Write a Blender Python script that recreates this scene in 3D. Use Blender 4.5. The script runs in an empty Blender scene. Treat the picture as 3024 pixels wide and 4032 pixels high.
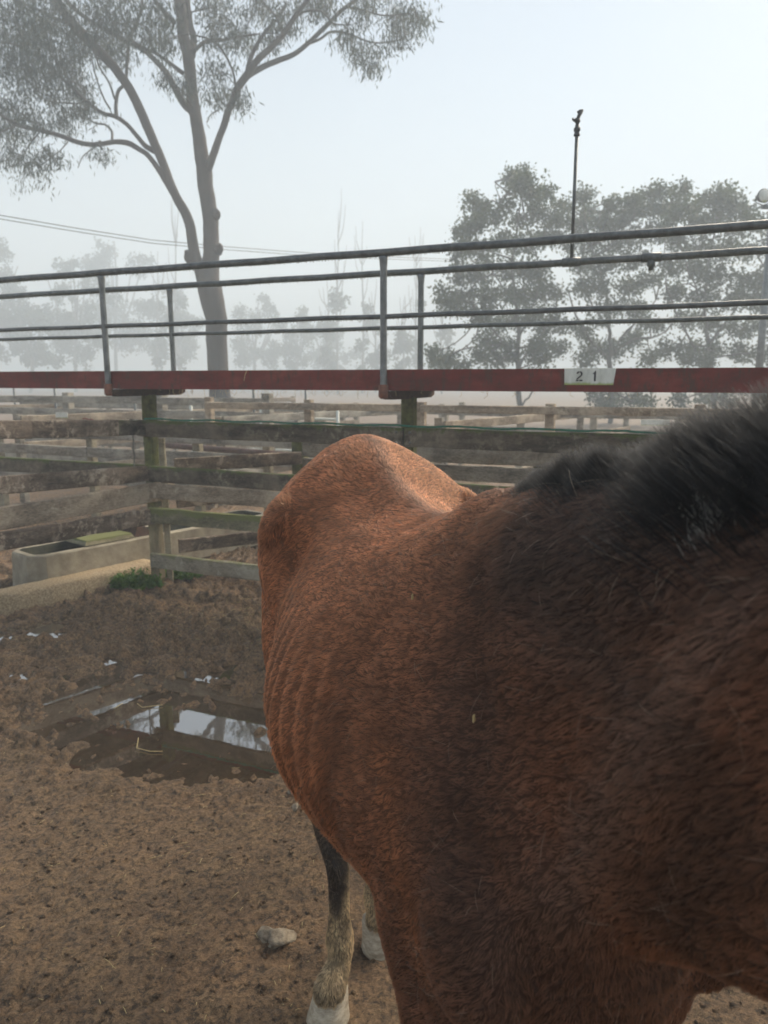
import bpy, bmesh, math, random
import numpy as np
from mathutils import Vector, Matrix

C = bpy.context.scene.collection
SC = bpy.context.scene
R = math.radians
rng = np.random.default_rng(7)
random.seed(7)

# ------------------------------------------------------------------ camera
FPX, CX, CY, EYE, PITCH = 2916.0, 1512.0, 2016.0, 1.70, R(10.17)
cam_d = bpy.data.cameras.new('camera')
cam = bpy.data.objects.new('camera', cam_d)
C.objects.link(cam)
cam.location = (0, 0, EYE)
cam.rotation_euler = (R(90) - PITCH, 0, 0)
cam_d.sensor_fit = 'VERTICAL'
cam_d.sensor_height = 36.0
cam_d.sensor_width = 27.0
cam_d.lens = 36.0 * FPX / 4032
cam_d.clip_start = 0.02
cam_d.clip_end = 2000
cam_d.dof.use_dof = True
cam_d.dof.focus_distance = 1.6
cam_d.dof.aperture_fstop = 6.0
SC.camera = cam
HAZE_TOP, HAZE_D = 48.0, .0115

# ------------------------------------------------------------------ sky, sun, exposure
SUN_AZ, SUN_EL = 46.0, 36.0           # azimuth to the right of the view direction
w = bpy.data.worlds.new('World')
SC.world = w
w.use_nodes = True
nt = w.node_tree
bg = nt.nodes['Background']
sky = nt.nodes.new('ShaderNodeTexSky')
sky.sky_type = 'NISHITA'
sky.sun_disc = False
sky.sun_elevation = R(SUN_EL)
sky.sun_rotation = R(SUN_AZ)
sky.air_density = 1.0
sky.dust_density = .6
nt.links.new(sky.outputs[0], bg.inputs[0])
bg.inputs[1].default_value = 0.05
sd = bpy.data.lights.new('sun', 'SUN')
sd.energy = 4.6
sd.angle = R(42)
sd.color = (1.0, .865, .68)
sun = bpy.data.objects.new('sun', sd)
C.objects.link(sun)
sdir = Vector((math.sin(R(SUN_AZ)) * math.cos(R(SUN_EL)), math.cos(R(SUN_AZ)) * math.cos(R(SUN_EL)), math.sin(R(SUN_EL))))
sun.rotation_euler = sdir.to_track_quat('Z', 'Y').to_euler()
sun.location = (20, 20, 40)
SC.view_settings.view_transform = 'Standard'
SC.view_settings.look = 'None'
SC.view_settings.exposure = 1.47
SC.view_settings.gamma = 1.0
SC.render.engine = 'CYCLES'
cy = SC.cycles
cy.use_denoising = True
cy.max_bounces = 10
cy.diffuse_bounces = 3
cy.glossy_bounces = 3
cy.transmission_bounces = 6
cy.volume_bounces = 4
cy.transparent_max_bounces = 8
cy.sample_clamp_indirect = 6.0
cy.use_light_tree = False
SC.cycles_curves.shape = 'RIBBONS'
SC.render.hair_type = 'STRIP'

# ------------------------------------------------------------------ helpers
CP, SP = math.cos(PITCH), math.sin(PITCH)

def ray(px, py):
    dx, dy = (px - CX) / FPX, (CY - py) / FPX
    return Vector((dx, CP + dy * SP, -SP + dy * CP))

def at(px, py, Y):
    d = ray(px, py)
    s = Y / d.y
    return Vector((d.x * s, Y, EYE + d.z * s))

def at_h(px, py, h):
    d = ray(px, py)
    s = (h - EYE) / d.z
    return Vector((d.x * s, d.y * s, h))

def _hash(ix, iy, iz, s):
    h = (ix * 374761393 + iy * 668265263 + iz * 2147483647 + s * 974634777) & 0xFFFFFFFF
    h = ((h ^ (h >> 13)) * 1274126177) & 0xFFFFFFFF
    h = ((h ^ (h >> 16)) * 2246822519) & 0xFFFFFFFF
    return (h ^ (h >> 15)) & 0xFFFFFFFF

def vnoise(p, s=0):
    """smooth value noise in -1..1, p (N,3)"""
    p = np.asarray(p, dtype=np.float64)
    i = np.floor(p).astype(np.int64)
    f = p - i
    u = f * f * f * (f * (f * 6 - 15) + 10)
    out = 0
    for dx in (0, 1):
        for dy in (0, 1):
            for dz in (0, 1):
                v = _hash(i[:, 0] + dx, i[:, 1] + dy, i[:, 2] + dz, s) / 4294967295.0 * 2 - 1
                wt = (u[:, 0] if dx else 1 - u[:, 0]) * (u[:, 1] if dy else 1 - u[:, 1]) * (u[:, 2] if dz else 1 - u[:, 2])
                out = out + v * wt
    return out

def fbm(p, oct=4, s=0, gain=.5):
    p = np.asarray(p, dtype=np.float64)
    a, o, t = 1.0, 0, 0
    for k in range(oct):
        o = o + a * vnoise(p * (2.03 ** k) + 17.3 * k, s + k)
        t += a
        a *= gain
    return o / t

def sstep(a, b, x):
    t = np.clip((x - a) / (b - a), 0, 1)
    return t * t * (3 - 2 * t)

def tag(o, label=None, cat=None, group=None, kind=None):
    if label: o['label'] = label
    if cat: o['category'] = cat
    if group: o['group'] = group
    if kind: o['kind'] = kind
    return o

def empty(name, loc, label, cat, group=None):
    o = bpy.data.objects.new(name, None)
    C.objects.link(o)
    o.location = loc
    o.empty_display_size = .1
    return tag(o, label, cat, group)

class MB:
    """collects verts/faces in world coordinates and links them as ONE mesh object"""
    def __init__(self):
        self.v, self.f, self.n = [], [], 0

    def add(self, v, f):
        v = np.asarray(v, dtype=float)
        self.v.append(v)
        n = self.n
        self.f.extend([tuple(i + n for i in q) for q in f])
        self.n += len(v)

    def box(self, a, b):
        x0, y0, z0 = a; x1, y1, z1 = b
        self.add([(x0, y0, z0), (x1, y0, z0), (x1, y1, z0), (x0, y1, z0), (x0, y0, z1), (x1, y0, z1), (x1, y1, z1), (x0, y1, z1)],
                 [(0, 3, 2, 1), (4, 5, 6, 7), (0, 1, 5, 4), (1, 2, 6, 5), (2, 3, 7, 6), (3, 0, 4, 7)])

    def beam(self, p, q, wdt, hgt, rough=0.0, seg=1, bev=0.0, side=None):
        """rectangular timber from p to q (centre line); wdt sideways, hgt upwards"""
        p, q = Vector(p), Vector(q)
        d = (q - p); L = d.length; d.normalize()
        up = Vector((0, 0, 1))
        if abs(d.z) > .9:
            up = side if side is not None else Vector((0, 1, 0))
        s = d.cross(up).normalized()
        up = s.cross(d).normalized()
        b = min(bev, wdt * .4, hgt * .4)
        W2, H2 = wdt / 2, hgt / 2
        if b > 0:
            ring = [(-W2 + b, -H2), (W2 - b, -H2), (W2, -H2 + b), (W2, H2 - b), (W2 - b, H2), (-W2 + b, H2), (-W2, H2 - b), (-W2, -H2 + b)]
        else:
            ring = [(-W2, -H2), (W2, -H2), (W2, H2), (-W2, H2)]
        n = len(ring)
        vs = []
        for k in range(seg + 1):
            c = p + d * (L * k / seg)
            for (x, y) in ring:
                r1 = (random.random() - .5) * 2 * rough
                r2 = (random.random() - .5) * 2 * rough
                vs.append(c + s * (x + r1 * .4) + up * (y + r2))
        fs = []
        for k in range(seg):
            for j in range(n):
                a0, a1 = k * n + j, k * n + (j + 1) % n
                fs.append((a0, a1, a1 + n, a0 + n))
        fs.append(tuple(reversed(range(n))))
        fs.append(tuple(range(seg * n, seg * n + n)))
        self.add([tuple(v) for v in vs], fs)

    def tube(self, pts, rad, nseg=8, cap=True, jit=0.0):
        P = np.array([tuple(p) for p in pts], dtype=float)
        n = len(P)
        rad = np.broadcast_to(np.asarray(rad, dtype=float), (n,))
        T = np.gradient(P, axis=0)
        T /= np.linalg.norm(T, axis=1)[:, None] + 1e-12
        ref = np.array([0, 0, 1.0]) if abs(T[0][2]) < .9 else np.array([0, 1.0, 0])
        U = np.cross(T[0], ref); U /= np.linalg.norm(U)
        ang = np.arange(nseg) / nseg * 2 * math.pi
        vs = []
        for k in range(n):
            U = U - T[k] * np.dot(U, T[k]); U /= np.linalg.norm(U) + 1e-12
            V = np.cross(T[k], U)
            r = rad[k] * (1 + jit * (rng.random(nseg) * 2 - 1))
            vs.append(P[k] + (np.cos(ang) * r)[:, None] * U + (np.sin(ang) * r)[:, None] * V)
        fs = []
        for k in range(n - 1):
            for j in range(nseg):
                a0, a1 = k * nseg + j, k * nseg + (j + 1) % nseg
                fs.append((a0, a1, a1 + nseg, a0 + nseg))
        if cap:
            fs.append(tuple(reversed(range(nseg))))
            fs.append(tuple(range((n - 1) * nseg, n * nseg)))
        self.add(np.concatenate(vs), fs)

    def blob(self, c, r, seed=0, amp=.15, nu=12, nv=8, fr=2.0):
        r = np.broadcast_to(np.asarray(r, float), (3,))
        vs = [(0, 0, -1.0)]
        for i in range(1, nv):
            t = math.pi * i / nv
            for j in range(nu):
                a = 2 * math.pi * j / nu
                vs.append((math.sin(t) * math.cos(a), math.sin(t) * math.sin(a), -math.cos(t)))
        vs.append((0, 0, 1.0))
        v = np.array(vs)
        v = v * (1 + amp * vnoise(v * fr + seed * 7.7, seed))[:, None]
        fs = [(0, 1 + (j + 1) % nu, 1 + j) for j in range(nu)]
        for i in range(nv - 2):
            for j in range(nu):
                a0, a1 = 1 + i * nu + j, 1 + i * nu + (j + 1) % nu
                fs.append((a0, a1, a1 + nu, a0 + nu))
        b = 1 + (nv - 2) * nu
        last = len(vs) - 1
        fs += [(b + j, b + (j + 1) % nu, last) for j in range(nu)]
        self.add(v * r + np.array(tuple(c)), fs)

    def build(self, name, m, parent=None, smooth=True, origin=None):
        me = bpy.data.meshes.new(name)
        V = np.concatenate(self.v)
        o = bpy.data.objects.new(name, me)
        if parent is not None:
            off = np.array(parent.matrix_world.translation) if parent.parent is None else np.zeros(3)
            loc = parent.location if parent.parent is None else parent.parent.location
            off = np.array(tuple(WORLD_OFF[parent.name]))
            o.parent = parent
            V = V - off
            WORLD_OFF[o.name] = off
        elif origin is not None:
            V = V - np.array(tuple(origin))
            o.location = origin
            WORLD_OFF[o.name] = np.array(tuple(origin))
        else:
            WORLD_OFF[o.name] = np.zeros(3)
        me.from_pydata(V.tolist(), [], self.f)
        if m is not None:
            me.materials.append(m)
        if smooth:
            me.shade_smooth() if smooth is True else None
            if smooth == 'auto':
                me.shade_smooth()
                me.set_sharp_from_angle(angle=R(35))
        me.update()
        C.objects.link(o)
        return o

class _Off(dict):
    def __missing__(self, k):
        return np.array(tuple(bpy.data.objects[k].location))
WORLD_OFF = _Off()

# ------------------------------------------------------------------ materials
def mat(name):
    m = bpy.data.materials.new(name)
    m.use_nodes = True
    t = m.node_tree
    return m, t, t.nodes['Principled BSDF']

def N(t, kind, **kw):
    n = t.nodes.new(kind)
    for k, v in kw.items():
        setattr(n, k, v)
    return n

def ramp(t, src, stops):
    n = N(t, 'ShaderNodeValToRGB')
    el = n.color_ramp.elements
    while len(el) < len(stops):
        el.new(.5)
    for e, (p, c) in zip(el, stops):
        e.position = p
        e.color = (*c, 1) if len(c) == 3 else c
    t.links.new(src, n.inputs[0])
    return n.outputs[0]

def noise(t, scale, detail=6, rough=.6, co='Object', stretch=None, dist=0.0):
    tc = N(t, 'ShaderNodeTexCoord')
    src = tc.outputs[co]
    if stretch:
        mp = N(t, 'ShaderNodeMapping')
        mp.inputs['Scale'].default_value = stretch
        t.links.new(src, mp.inputs[0])
        src = mp.outputs[0]
    n = N(t, 'ShaderNodeTexNoise')
    n.inputs['Scale'].default_value = scale
    n.inputs['Detail'].default_value = detail
    n.inputs['Roughness'].default_value = rough
    n.inputs['Distortion'].default_value = dist
    t.links.new(src, n.inputs['Vector'])
    return n.outputs['Fac']

def mixc(t, fac, a, b, mode='MIX'):
    n = N(t, 'ShaderNodeMix', data_type='RGBA', blend_type=mode)
    for inp, v in ((n.inputs[0], fac), (n.inputs[6], a), (n.inputs[7], b)):
        if isinstance(v, (int, float)):
            inp.default_value = v
        elif isinstance(v, tuple):
            inp.default_value = (*v, 1)
        else:
            t.links.new(v, inp)
    return n.outputs[2]

def bump(t, bs, h, strength=.5, dist=.01):
    b = N(t, 'ShaderNodeBump')
    b.inputs['Strength'].default_value = strength
    b.inputs['Distance'].default_value = dist
    t.links.new(h, b.inputs['Height'])
    t.links.new(b.outputs[0], bs.inputs['Normal'])

def g(v):
    return (v, v, v)

def m_wood(name, c1, c2, spot=(.33, .28, .22), spots=.5, moss=0.0, mossc=(.10, .13, .035), seed=0.0, scale=1.0):
    """weathered, lichen spotted timber; moss gathers at the upper edge of a board"""
    m, t, b = mat(name)
    st = noise(t, 3.0 * scale, 8, .7, stretch=(1, 1, 5))
    base = ramp(t, st, [(.36, c1), (.62, c2)])
    fine = noise(t, 40 * scale, 5, .7, stretch=(1, 1, 3))
    base = mixc(t, .6, base, ramp(t, fine, [(.38, g(.18)), (.60, g(1.0))]), 'MULTIPLY')
    big = noise(t, 1.7 * scale, 5, .7, dist=.6)
    base = mixc(t, ramp(t, big, [(.45, g(0)), (.62, g(.55))]), base, tuple(min(1, x * 1.35 + .02) for x in c2))
    s = noise(t, 13 * scale, 6, .75, dist=.4)
    msk = ramp(t, s, [(.62 - .14 * spots, g(0)), (.70 - .12 * spots, g(1))])
    s2 = noise(t, 3.1 * scale, 3, .5)
    gate = ramp(t, s2, [(.42, g(.1)), (.60, g(1))])
    msk = mixc(t, 1.0, msk, gate, 'MULTIPLY')
    base = mixc(t, msk, base, spot)
    if moss > 0:
        tc = N(t, 'ShaderNodeTexCoord')
        sx = N(t, 'ShaderNodeSeparateXYZ')
        t.links.new(tc.outputs['Generated'], sx.inputs[0])
        nz = noise(t, 9, 6, .75)
        ad = N(t, 'ShaderNodeMath', operation='MULTIPLY_ADD')
        t.links.new(nz, ad.inputs[0]); ad.inputs[1].default_value = 1.3
        t.links.new(sx.outputs[2], ad.inputs[2])
        mm = ramp(t, ad.outputs[0], [(1.0 - .0, g(0)), (1.0, g(0))])
        md = N(t, 'ShaderNodeMapRange')
        t.links.new(ad.outputs[0], md.inputs[0])
        md.inputs[1].default_value = 1.55 - moss; md.inputs[2].default_value = 1.75 - moss
        base = mixc(t, md.outputs[0], base, mossc)
    t.links.new(base, b.inputs['Base Color'])
    b.inputs['Roughness'].default_value = .85
    b.inputs['Specular IOR Level'].default_value = .3
    bump(t, b, fine, .8, .010)
    return m

def m_simple(name, c1, c2, scale=8, rough=.6, metal=0.0, bmp=.2, stretch=None, spec=.5, detail=6, bscale=None, bdist=.004, lo=.35, hi=.65):
    m, t, b = mat(name)
    n = noise(t, scale, detail, .65, stretch=stretch)
    t.links.new(ramp(t, n, [(lo, c1), (hi, c2)]), b.inputs['Base Color'])
    b.inputs['Roughness'].default_value = rough
    b.inputs['Metallic'].default_value = metal
    b.inputs['Specular IOR Level'].default_value = spec
    if bmp:
        bump(t, b, noise(t, bscale or scale * 4, 5, .7), bmp, bdist)
    return m

M = {}
M['board_dark'] = m_wood('dark_board', (.036, .029, .021), (.18, .145, .105), spots=.75, spot=(.26, .23, .17), moss=.12)
M['board_spot'] = m_wood('spotted_board', (.07, .052, .038), (.25, .185, .135), spot=(.50, .41, .31), spots=.95, moss=0)
M['board_brown'] = m_wood('brown_board', (.21, .16, .115), (.46, .37, .27), spots=.7, spot=(.52, .44, .33), moss=0)
M['board_moss'] = m_wood('green_board', (.13, .12, .07), (.25, .225, .14), spots=.5, spot=(.36, .34, .24), moss=.35, mossc=(.16, .17, .06))
M['board_pale'] = m_wood('pale_board', (.19, .165, .12), (.34, .30, .23), spots=.4, spot=(.42, .38, .3), moss=.1, mossc=(.19, .19, .09))
M['board_grey'] = m_wood('grey_board', (.17, .15, .12), (.42, .385, .32), spots=.5, moss=0)
M['post'] = m_wood('mossy_post', (.07, .07, .03), (.17, .16, .08), spots=.2, moss=.0)
M['post_pale'] = m_wood('pale_post', (.20, .17, .11), (.38, .33, .23), spots=.2)
# post that turns green towards its top
m, t, b = mat('green_topped_post')
tc = N(t, 'ShaderNodeTexCoord'); sx = N(t, 'ShaderNodeSeparateXYZ')
t.links.new(tc.outputs['Object'], sx.inputs[0])
nz = noise(t, 7, 6, .7)
ad = N(t, 'ShaderNodeMath', operation='MULTIPLY_ADD'); t.links.new(nz, ad.inputs[0]); ad.inputs[1].default_value = .9; t.links.new(sx.outputs[2], ad.inputs[2])
gm = N(t, 'ShaderNodeMapRange'); t.links.new(ad.outputs[0], gm.inputs[0]); gm.inputs[1].default_value = .75; gm.inputs[2].default_value = 1.35
pale = ramp(t, noise(t, 5, 6, .7, stretch=(3, 3, 1)), [(.35, (.17, .135, .085)), (.65, (.38, .31, .20))])
green = ramp(t, noise(t, 16, 5, .7), [(.35, (.055, .06, .014)), (.65, (.15, .16, .045))])
t.links.new(mixc(t, gm.outputs[0], pale, green), b.inputs['Base Color'])
b.inputs['Roughness'].default_value = .9
bump(t, b, nz, .5, .01)
M['post_green'] = m

M['steel'] = m_simple('galvanised_steel', (.10, .11, .115), (.22, .235, .24), 14, .42, .55, .15, lo=.3, hi=.7)
M['steel_dark'] = m_simple('dark_pipe', (.055, .062, .064), (.13, .142, .145), 18, .38, .4, .15)
M['black_plastic'] = m_simple('black_plastic', (.015, .016, .018), (.035, .036, .04), 20, .45, 0, .1)
M['concrete'] = m_simple('concrete', (.26, .225, .165), (.42, .37, .28), 9, .9, 0, .6, detail=10, bscale=70, bdist=.008)
M['concrete_speckled'] = m_simple('speckled_concrete', (.23, .165, .095), (.50, .385, .24), 75, .9, 0, .9, detail=4, bscale=60, bdist=.012, lo=.36, hi=.62)
M['pipe_rust'] = m_simple('brown_pipe', (.07, .038, .03), (.16, .09, .07), 14, .8, 0, .3)
M['lining'] = m_simple('slimy_lining', (.025, .028, .018), (.07, .07, .045), 18, .5, 0, .4)
M['rust'] = m_simple('rusty_steel', (.045, .022, .014), (.10, .05, .03), 20, .85, .2, .4)
M['orange_rust'] = m_simple('orange_primer', (.10, .035, .02), (.22, .075, .04), 25, .7, 0, .3)
M['rope_green'] = m_simple('green_rope', (.015, .13, .085), (.03, .23, .15), 60, .7, 0, .3)
M['rope_pink'] = m_simple('pink_twine', (.42, .18, .16), (.55, .28, .25), 60, .8, 0, .2)
M['chain'] = m_simple('chain_steel', (.10, .10, .095), (.25, .25, .24), 50, .5, .6, .2)
M['stone'] = m_simple('pale_stone', (.13, .10, .07), (.34, .285, .21), 30, .9, 0, .7, bscale=60, bdist=.01)
M['straw'] = m_simple('straw', (.36, .27, .12), (.55, .44, .22), 30, .7, 0, 0)

# red channel beam: flaking oxide paint with dark rust streaks
m, t, b = mat('oxide_red_paint')
n1 = noise(t, 1.6, 9, .72, stretch=(1, 1, 3))
base = ramp(t, n1, [(.32, (.075, .020, .016)), (.5, (.16, .027, .022)), (.68, (.235, .058, .042))])
n2 = noise(t, 22, 6, .75, stretch=(1, 1, .35))
base = mixc(t, ramp(t, n2, [(.50, g(0)), (.64, g(.8))]), base, (.070, .040, .030))
t.links.new(base, b.inputs['Base Color'])
b.inputs['Roughness'].default_value = .7
b.inputs['Specular IOR Level'].default_value = .15
bump(t, b, n2, .35, .004)
M['red'] = m

# white number plate, streaked and mossy at its lower edge
m, t, b = mat('white_plate')
n1 = noise(t, 9, 7, .7, stretch=(1, 1, .3))
base = ramp(t, n1, [(.3, (.42, .45, .40)), (.6, (.72, .75, .70))])
tc = N(t, 'ShaderNodeTexCoord'); sx = N(t, 'ShaderNodeSeparateXYZ'); t.links.new(tc.outputs['Generated'], sx.inputs[0])
ad = N(t, 'ShaderNodeMath', operation='MULTIPLY_ADD'); t.links.new(n1, ad.inputs[0]); ad.inputs[1].default_value = .5; t.links.new(sx.outputs[2], ad.inputs[2])
mr = N(t, 'ShaderNodeMapRange'); t.links.new(ad.outputs[0], mr.inputs[0]); mr.inputs[1].default_value = .42; mr.inputs[2].default_value = .28
t.links.new(mixc(t, mr.outputs[0], base, (.30, .36, .10)), b.inputs['Base Color'])
b.inputs['Roughness'].default_value = .5
M['plate'] = m
M['ink'] = m_simple('stencil_ink', (.012, .013, .015), (.03, .03, .032), 30, .6, 0, 0)

# bark
m, t, b = mat('smooth_gum_bark')
n1 = noise(t, 1.2, 8, .65, stretch=(1, 1, .35))
base = ramp(t, n1, [(.3, (.030, .022, .018)), (.5, (.062, .047, .039)), (.7, (.105, .088, .075))])
t.links.new(base, b.inputs['Base Color']); b.inputs['Roughness'].default_value = .85
bump(t, b, noise(t, 14, 6, .7, stretch=(1, 1, .3)), .5, .02)
M['bark'] = m
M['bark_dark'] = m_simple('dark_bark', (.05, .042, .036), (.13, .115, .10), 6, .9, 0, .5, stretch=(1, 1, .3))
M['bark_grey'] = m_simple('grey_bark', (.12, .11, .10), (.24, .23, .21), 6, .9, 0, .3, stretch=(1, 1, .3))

def m_leaf(name, c1, c2, scale, tr=.35, c3=None):
    m, t, b = mat(name)
    n1 = noise(t, scale, 3, .6)
    col = ramp(t, n1, [(.36, c1), (.62, c2)])
    t.links.new(col, b.inputs['Base Color'])
    b.inputs['Roughness'].default_value = .55
    b.inputs['Specular IOR Level'].default_value = .4
    tl = N(t, 'ShaderNodeBsdfTranslucent')
    t.links.new(mixc(t, 1.0, col, (1.0, 1.15, .55), 'MULTIPLY'), tl.inputs[0])
    mx = N(t, 'ShaderNodeMixShader'); mx.inputs[0].default_value = tr
    t.links.new(b.outputs[0], mx.inputs[1]); t.links.new(tl.outputs[0], mx.inputs[2])
    t.links.new(mx.outputs[0], t.nodes['Material Output'].inputs['Surface'])
    return m
M['leaf_gum'] = m_leaf('gum_leaves', (.022, .032, .020), (.055, .070, .042), .9, .22)
M['leaf_bush'] = m_leaf('broad_leaves', (.028, .044, .018), (.075, .095, .038), .55, .3)
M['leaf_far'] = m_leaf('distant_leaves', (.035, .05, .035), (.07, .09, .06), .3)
M['weed'] = m_leaf('weed_leaves', (.07, .15, .03), (.17, .27, .06), 20)

# ------------------------------------------------------------------ ground: trampled mud, one sheet to the horizon
PUD = [  # cx, cy, rx, ry, rot, depth
    (-.66, 3.42, .92, .50, 0.10, .064),
    (-1.36, 3.72, .66, .46, 0.3, .050),
    (-.10, 3.18, .42, .22, -.2, .075),
    (-2.55, 4.85, .42, .22, 0.5, .05),
    (-3.20, 6.45, .70, .28, 0.2, .05),
]
for (_x, _y, _r) in [(205, 2655, .10), (350, 2662, .13), (190, 2742, .12), (60, 2755, .08), (900, 2612, .07), (880, 2790, .09), (40, 2760, .06), (680, 2755, .07), (870, 2640, .10), (560, 2640, .09)]:
    _p = at_h(_x, _y, 0); PUD.append((_p.x, _p.y, _r, _r * .55, .3, .075))
_p = at_h(30, 2400, 0); PUD.append((_p.x, _p.y, .14, .10, .3, .08))
_p = at_h(60, 2432, 0); PUD.append((_p.x, _p.y, .10, .05, .3, .08))
_p = at_h(20, 2275, 0); PUD.append((_p.x, _p.y, .22, .08, .3, .08))
_p = at_h(1000, 2140, 0)
PUD.append((_p.x, _p.y, .40, .22, 0, .045))

def pud_mask(x, y):
    o = np.zeros_like(x)
    for (cx, cy_, rx, ry, ro, dp) in PUD:
        c, s = math.cos(ro), math.sin(ro)
        u = ((x - cx) * c + (y - cy_) * s) / rx
        v = (-(x - cx) * s + (y - cy_) * c) / ry
        d = np.sqrt(u * u + v * v)
        o = np.maximum(o, dp * (1 - sstep(.55, 1.15, d)))
    return o

def ground_h(x, y):
    sh = x.shape
    x = x.ravel(); y = y.ravel()
    p = np.stack([x, y, np.zeros_like(x)], 1)
    r = np.hypot(x, y)
    wr = np.stack([x + .05 * vnoise(p * 7, 31), y + .05 * vnoise(p * 7, 32), np.zeros_like(x)], 1)
    tramp = sstep(2.75, 3.35, y + .25 * fbm(p * 2.2, 3, 5)) * (1 - .35 * sstep(9, 20, r))
    # hoof-churned lumps
    n1 = fbm(wr * 5.0, 3, 1)
    n2 = np.abs(fbm(wr * 11.0, 3, 2))
    n3 = fbm(p * 30, 3, 3)
    cl1 = np.maximum(0, vnoise(wr * 19 + 3, 21) + .15) ** .7
    cl2 = np.maximum(0, vnoise(wr * 41 + 9, 22)) ** .7
    lumps = .026 * n1 + .045 * (n2 - .22) + .040 * (cl1 - .35) + .026 * (cl2 - .3) + .012 * n3
    patch = .35 + .65 * sstep(-.25, .35, fbm(p * 1.7, 3, 25))
    flat = .016 * fbm(p * 2.2, 3, 8) + .010 * np.abs(fbm(wr * 9, 3, 4)) + patch * (.012 * (cl1 - .4) + .016 * (cl2 - .3)) + .0090 * fbm(p * 38, 3, 9)
    h = tramp * lumps + (1 - tramp) * flat
    # pecked hoof pits
    q = np.stack([x * 4.2, y * 4.2, np.zeros_like(x)], 1)
    pit = sstep(.45, .72, vnoise(q + .5 * vnoise(p * 9, 6)[:, None], 14))
    h = h - (.008 + .022 * tramp) * pit
    h = h - pud_mask(x, y)
    h = h * (1 - sstep(12, 30, r)) 
    return h.reshape(sh)

def axis(lo, hi, dense, grow, far):
    a = list(np.arange(lo, hi, dense))
    st = dense; x = a[-1]
    while x < far:
        st *= grow; x += st; a.append(x)
    st = dense; x = a[0]; l = []
    while x > -far:
        st *= grow; x -= st; l.append(x)
    return np.array(l[::-1] + a)
xs = axis(-3.2, 1.2, .0125, 1.09, 420)
ya = list(np.arange(1.45, 3.6, .0115)) + list(np.arange(3.6, 7.6, .017))
st = .017; x = ya[-1]
while x < 420:
    st *= 1.08; x += st; ya.append(x)
st = .0125; x = ya[0]; l = []
while x > -420:
    st *= 1.13; x -= st; l.append(x)
ys = np.array(l[::-1] + ya)
GX, GY = np.meshgrid(xs, ys)
GZ = ground_h(GX, GY)
nx, ny = len(xs), len(ys)
V = np.stack([GX.ravel(), GY.ravel(), GZ.ravel()], 1)
idx = np.arange(nx * ny).reshape(ny, nx)
F = np.stack([idx[:-1, :-1], idx[:-1, 1:], idx[1:, 1:], idx[1:, :-1]], -1).reshape(-1, 4)
me = bpy.data.meshes.new('ground')
me.vertices.add(len(V)); me.vertices.foreach_set('co', V.ravel())
me.loops.add(F.size); me.loops.foreach_set('vertex_index', F.ravel())
me.polygons.add(len(F)); me.polygons.foreach_set('loop_start', np.arange(len(F)) * 4); me.polygons.foreach_set('loop_total', np.full(len(F), 4))
me.update(calc_edges=True)
me.shade_smooth()
ground = bpy.data.objects.new('ground', me)
C.objects.link(ground)
tag(ground, kind='structure')

def gz(x, y):
    i = np.clip(np.searchsorted(xs, x), 1, nx - 1); j = np.clip(np.searchsorted(ys, y), 1, ny - 1)
    fx = (x - xs[i - 1]) / (xs[i] - xs[i - 1]); fy = (y - ys[j - 1]) / (ys[j] - ys[j - 1])
    return (GZ[j - 1, i - 1] * (1 - fx) * (1 - fy) + GZ[j - 1, i] * fx * (1 - fy) + GZ[j, i - 1] * (1 - fx) * fy + GZ[j, i] * fx * fy)

m, t, b = mat('mud')
n1 = noise(t, 1.1, 7, .65)
n2 = noise(t, 7.5, 8, .72)
n3 = noise(t, 70, 6, .75)
n4 = noise(t, 240, 4, .8)
base = ramp(t, n2, [(.30, (.16, .090, .046)), (.5, (.34, .205, .108)), (.70, (.48, .315, .17))])
base = mixc(t, ramp(t, n1, [(.38, g(0)), (.62, g(.65))]), base, (.25, .165, .088))
n6 = noise(t, 38, 7, .8, dist=.5)
base = mixc(t, ramp(t, n6, [(.40, g(.85)), (.52, g(0))]), base, (.045, .030, .018))
base = mixc(t, ramp(t, n6, [(.56, g(0)), (.70, g(.35))]), base, (.38, .27, .155))
base = mixc(t, .75, base, ramp(t, n3, [(.36, g(.16)), (.60, g(1.0))]), 'MULTIPLY')
n5 = noise(t, 120, 2, .5)
base = mixc(t, ramp(t, n5, [(.70, g(0)), (.76, g(.8))]), base, (.33, .27, .14))
t.links.new(base, b.inputs['Base Color'])
t.links.new(ramp(t, n2, [(.3, g(.45)), (.65, g(.85))]), b.inputs['Roughness'])
b.inputs['Specular IOR Level'].default_value = .45
bm_ = N(t, 'ShaderNodeMath', operation='MULTIPLY_ADD'); t.links.new(n4, bm_.inputs[0]); bm_.inputs[1].default_value = .35; t.links.new(n3, bm_.inputs[2])
bump(t, b, bm_.outputs[0], 1.0, .018)
ground.data.materials.append(m)
M['mud'] = m

# puddles
m, t, b = mat('muddy_water')
n1 = noise(t, 3, 4, .5)
t.links.new(ramp(t, n1, [(.3, (.05, .034, .020)), (.7, (.085, .058, .035))]), b.inputs['Base Color'])
b.inputs['Roughness'].default_value = .015
b.inputs['IOR'].default_value = 4.5
bump(t, b, noise(t, 22, 3, .5), .02, .004)
M['water'] = m
names = ['main'] 
def puddle(x0, x1, y0, y1, z):
    k = MB()
    k.add([(x0, y0, z), (x1, y0, z), (x1, y1, z), (x0, y1, z)], [(0, 1, 2, 3)])
    o = k.build('puddle', M['water'])
    tag(o, kind='structure')
puddle(-2.75, .55, 2.70, 4.42, -.0300)
puddle(-3.2, -1.95, 4.50, 5.25, -.0300)
puddle(-4.2, -2.3, 6.05, 6.85, -.0300)
puddle(PUD[-1][0] - .6, PUD[-1][0] + .6, PUD[-1][1] - .35, PUD[-1][1] + .35, -.0300)

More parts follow.
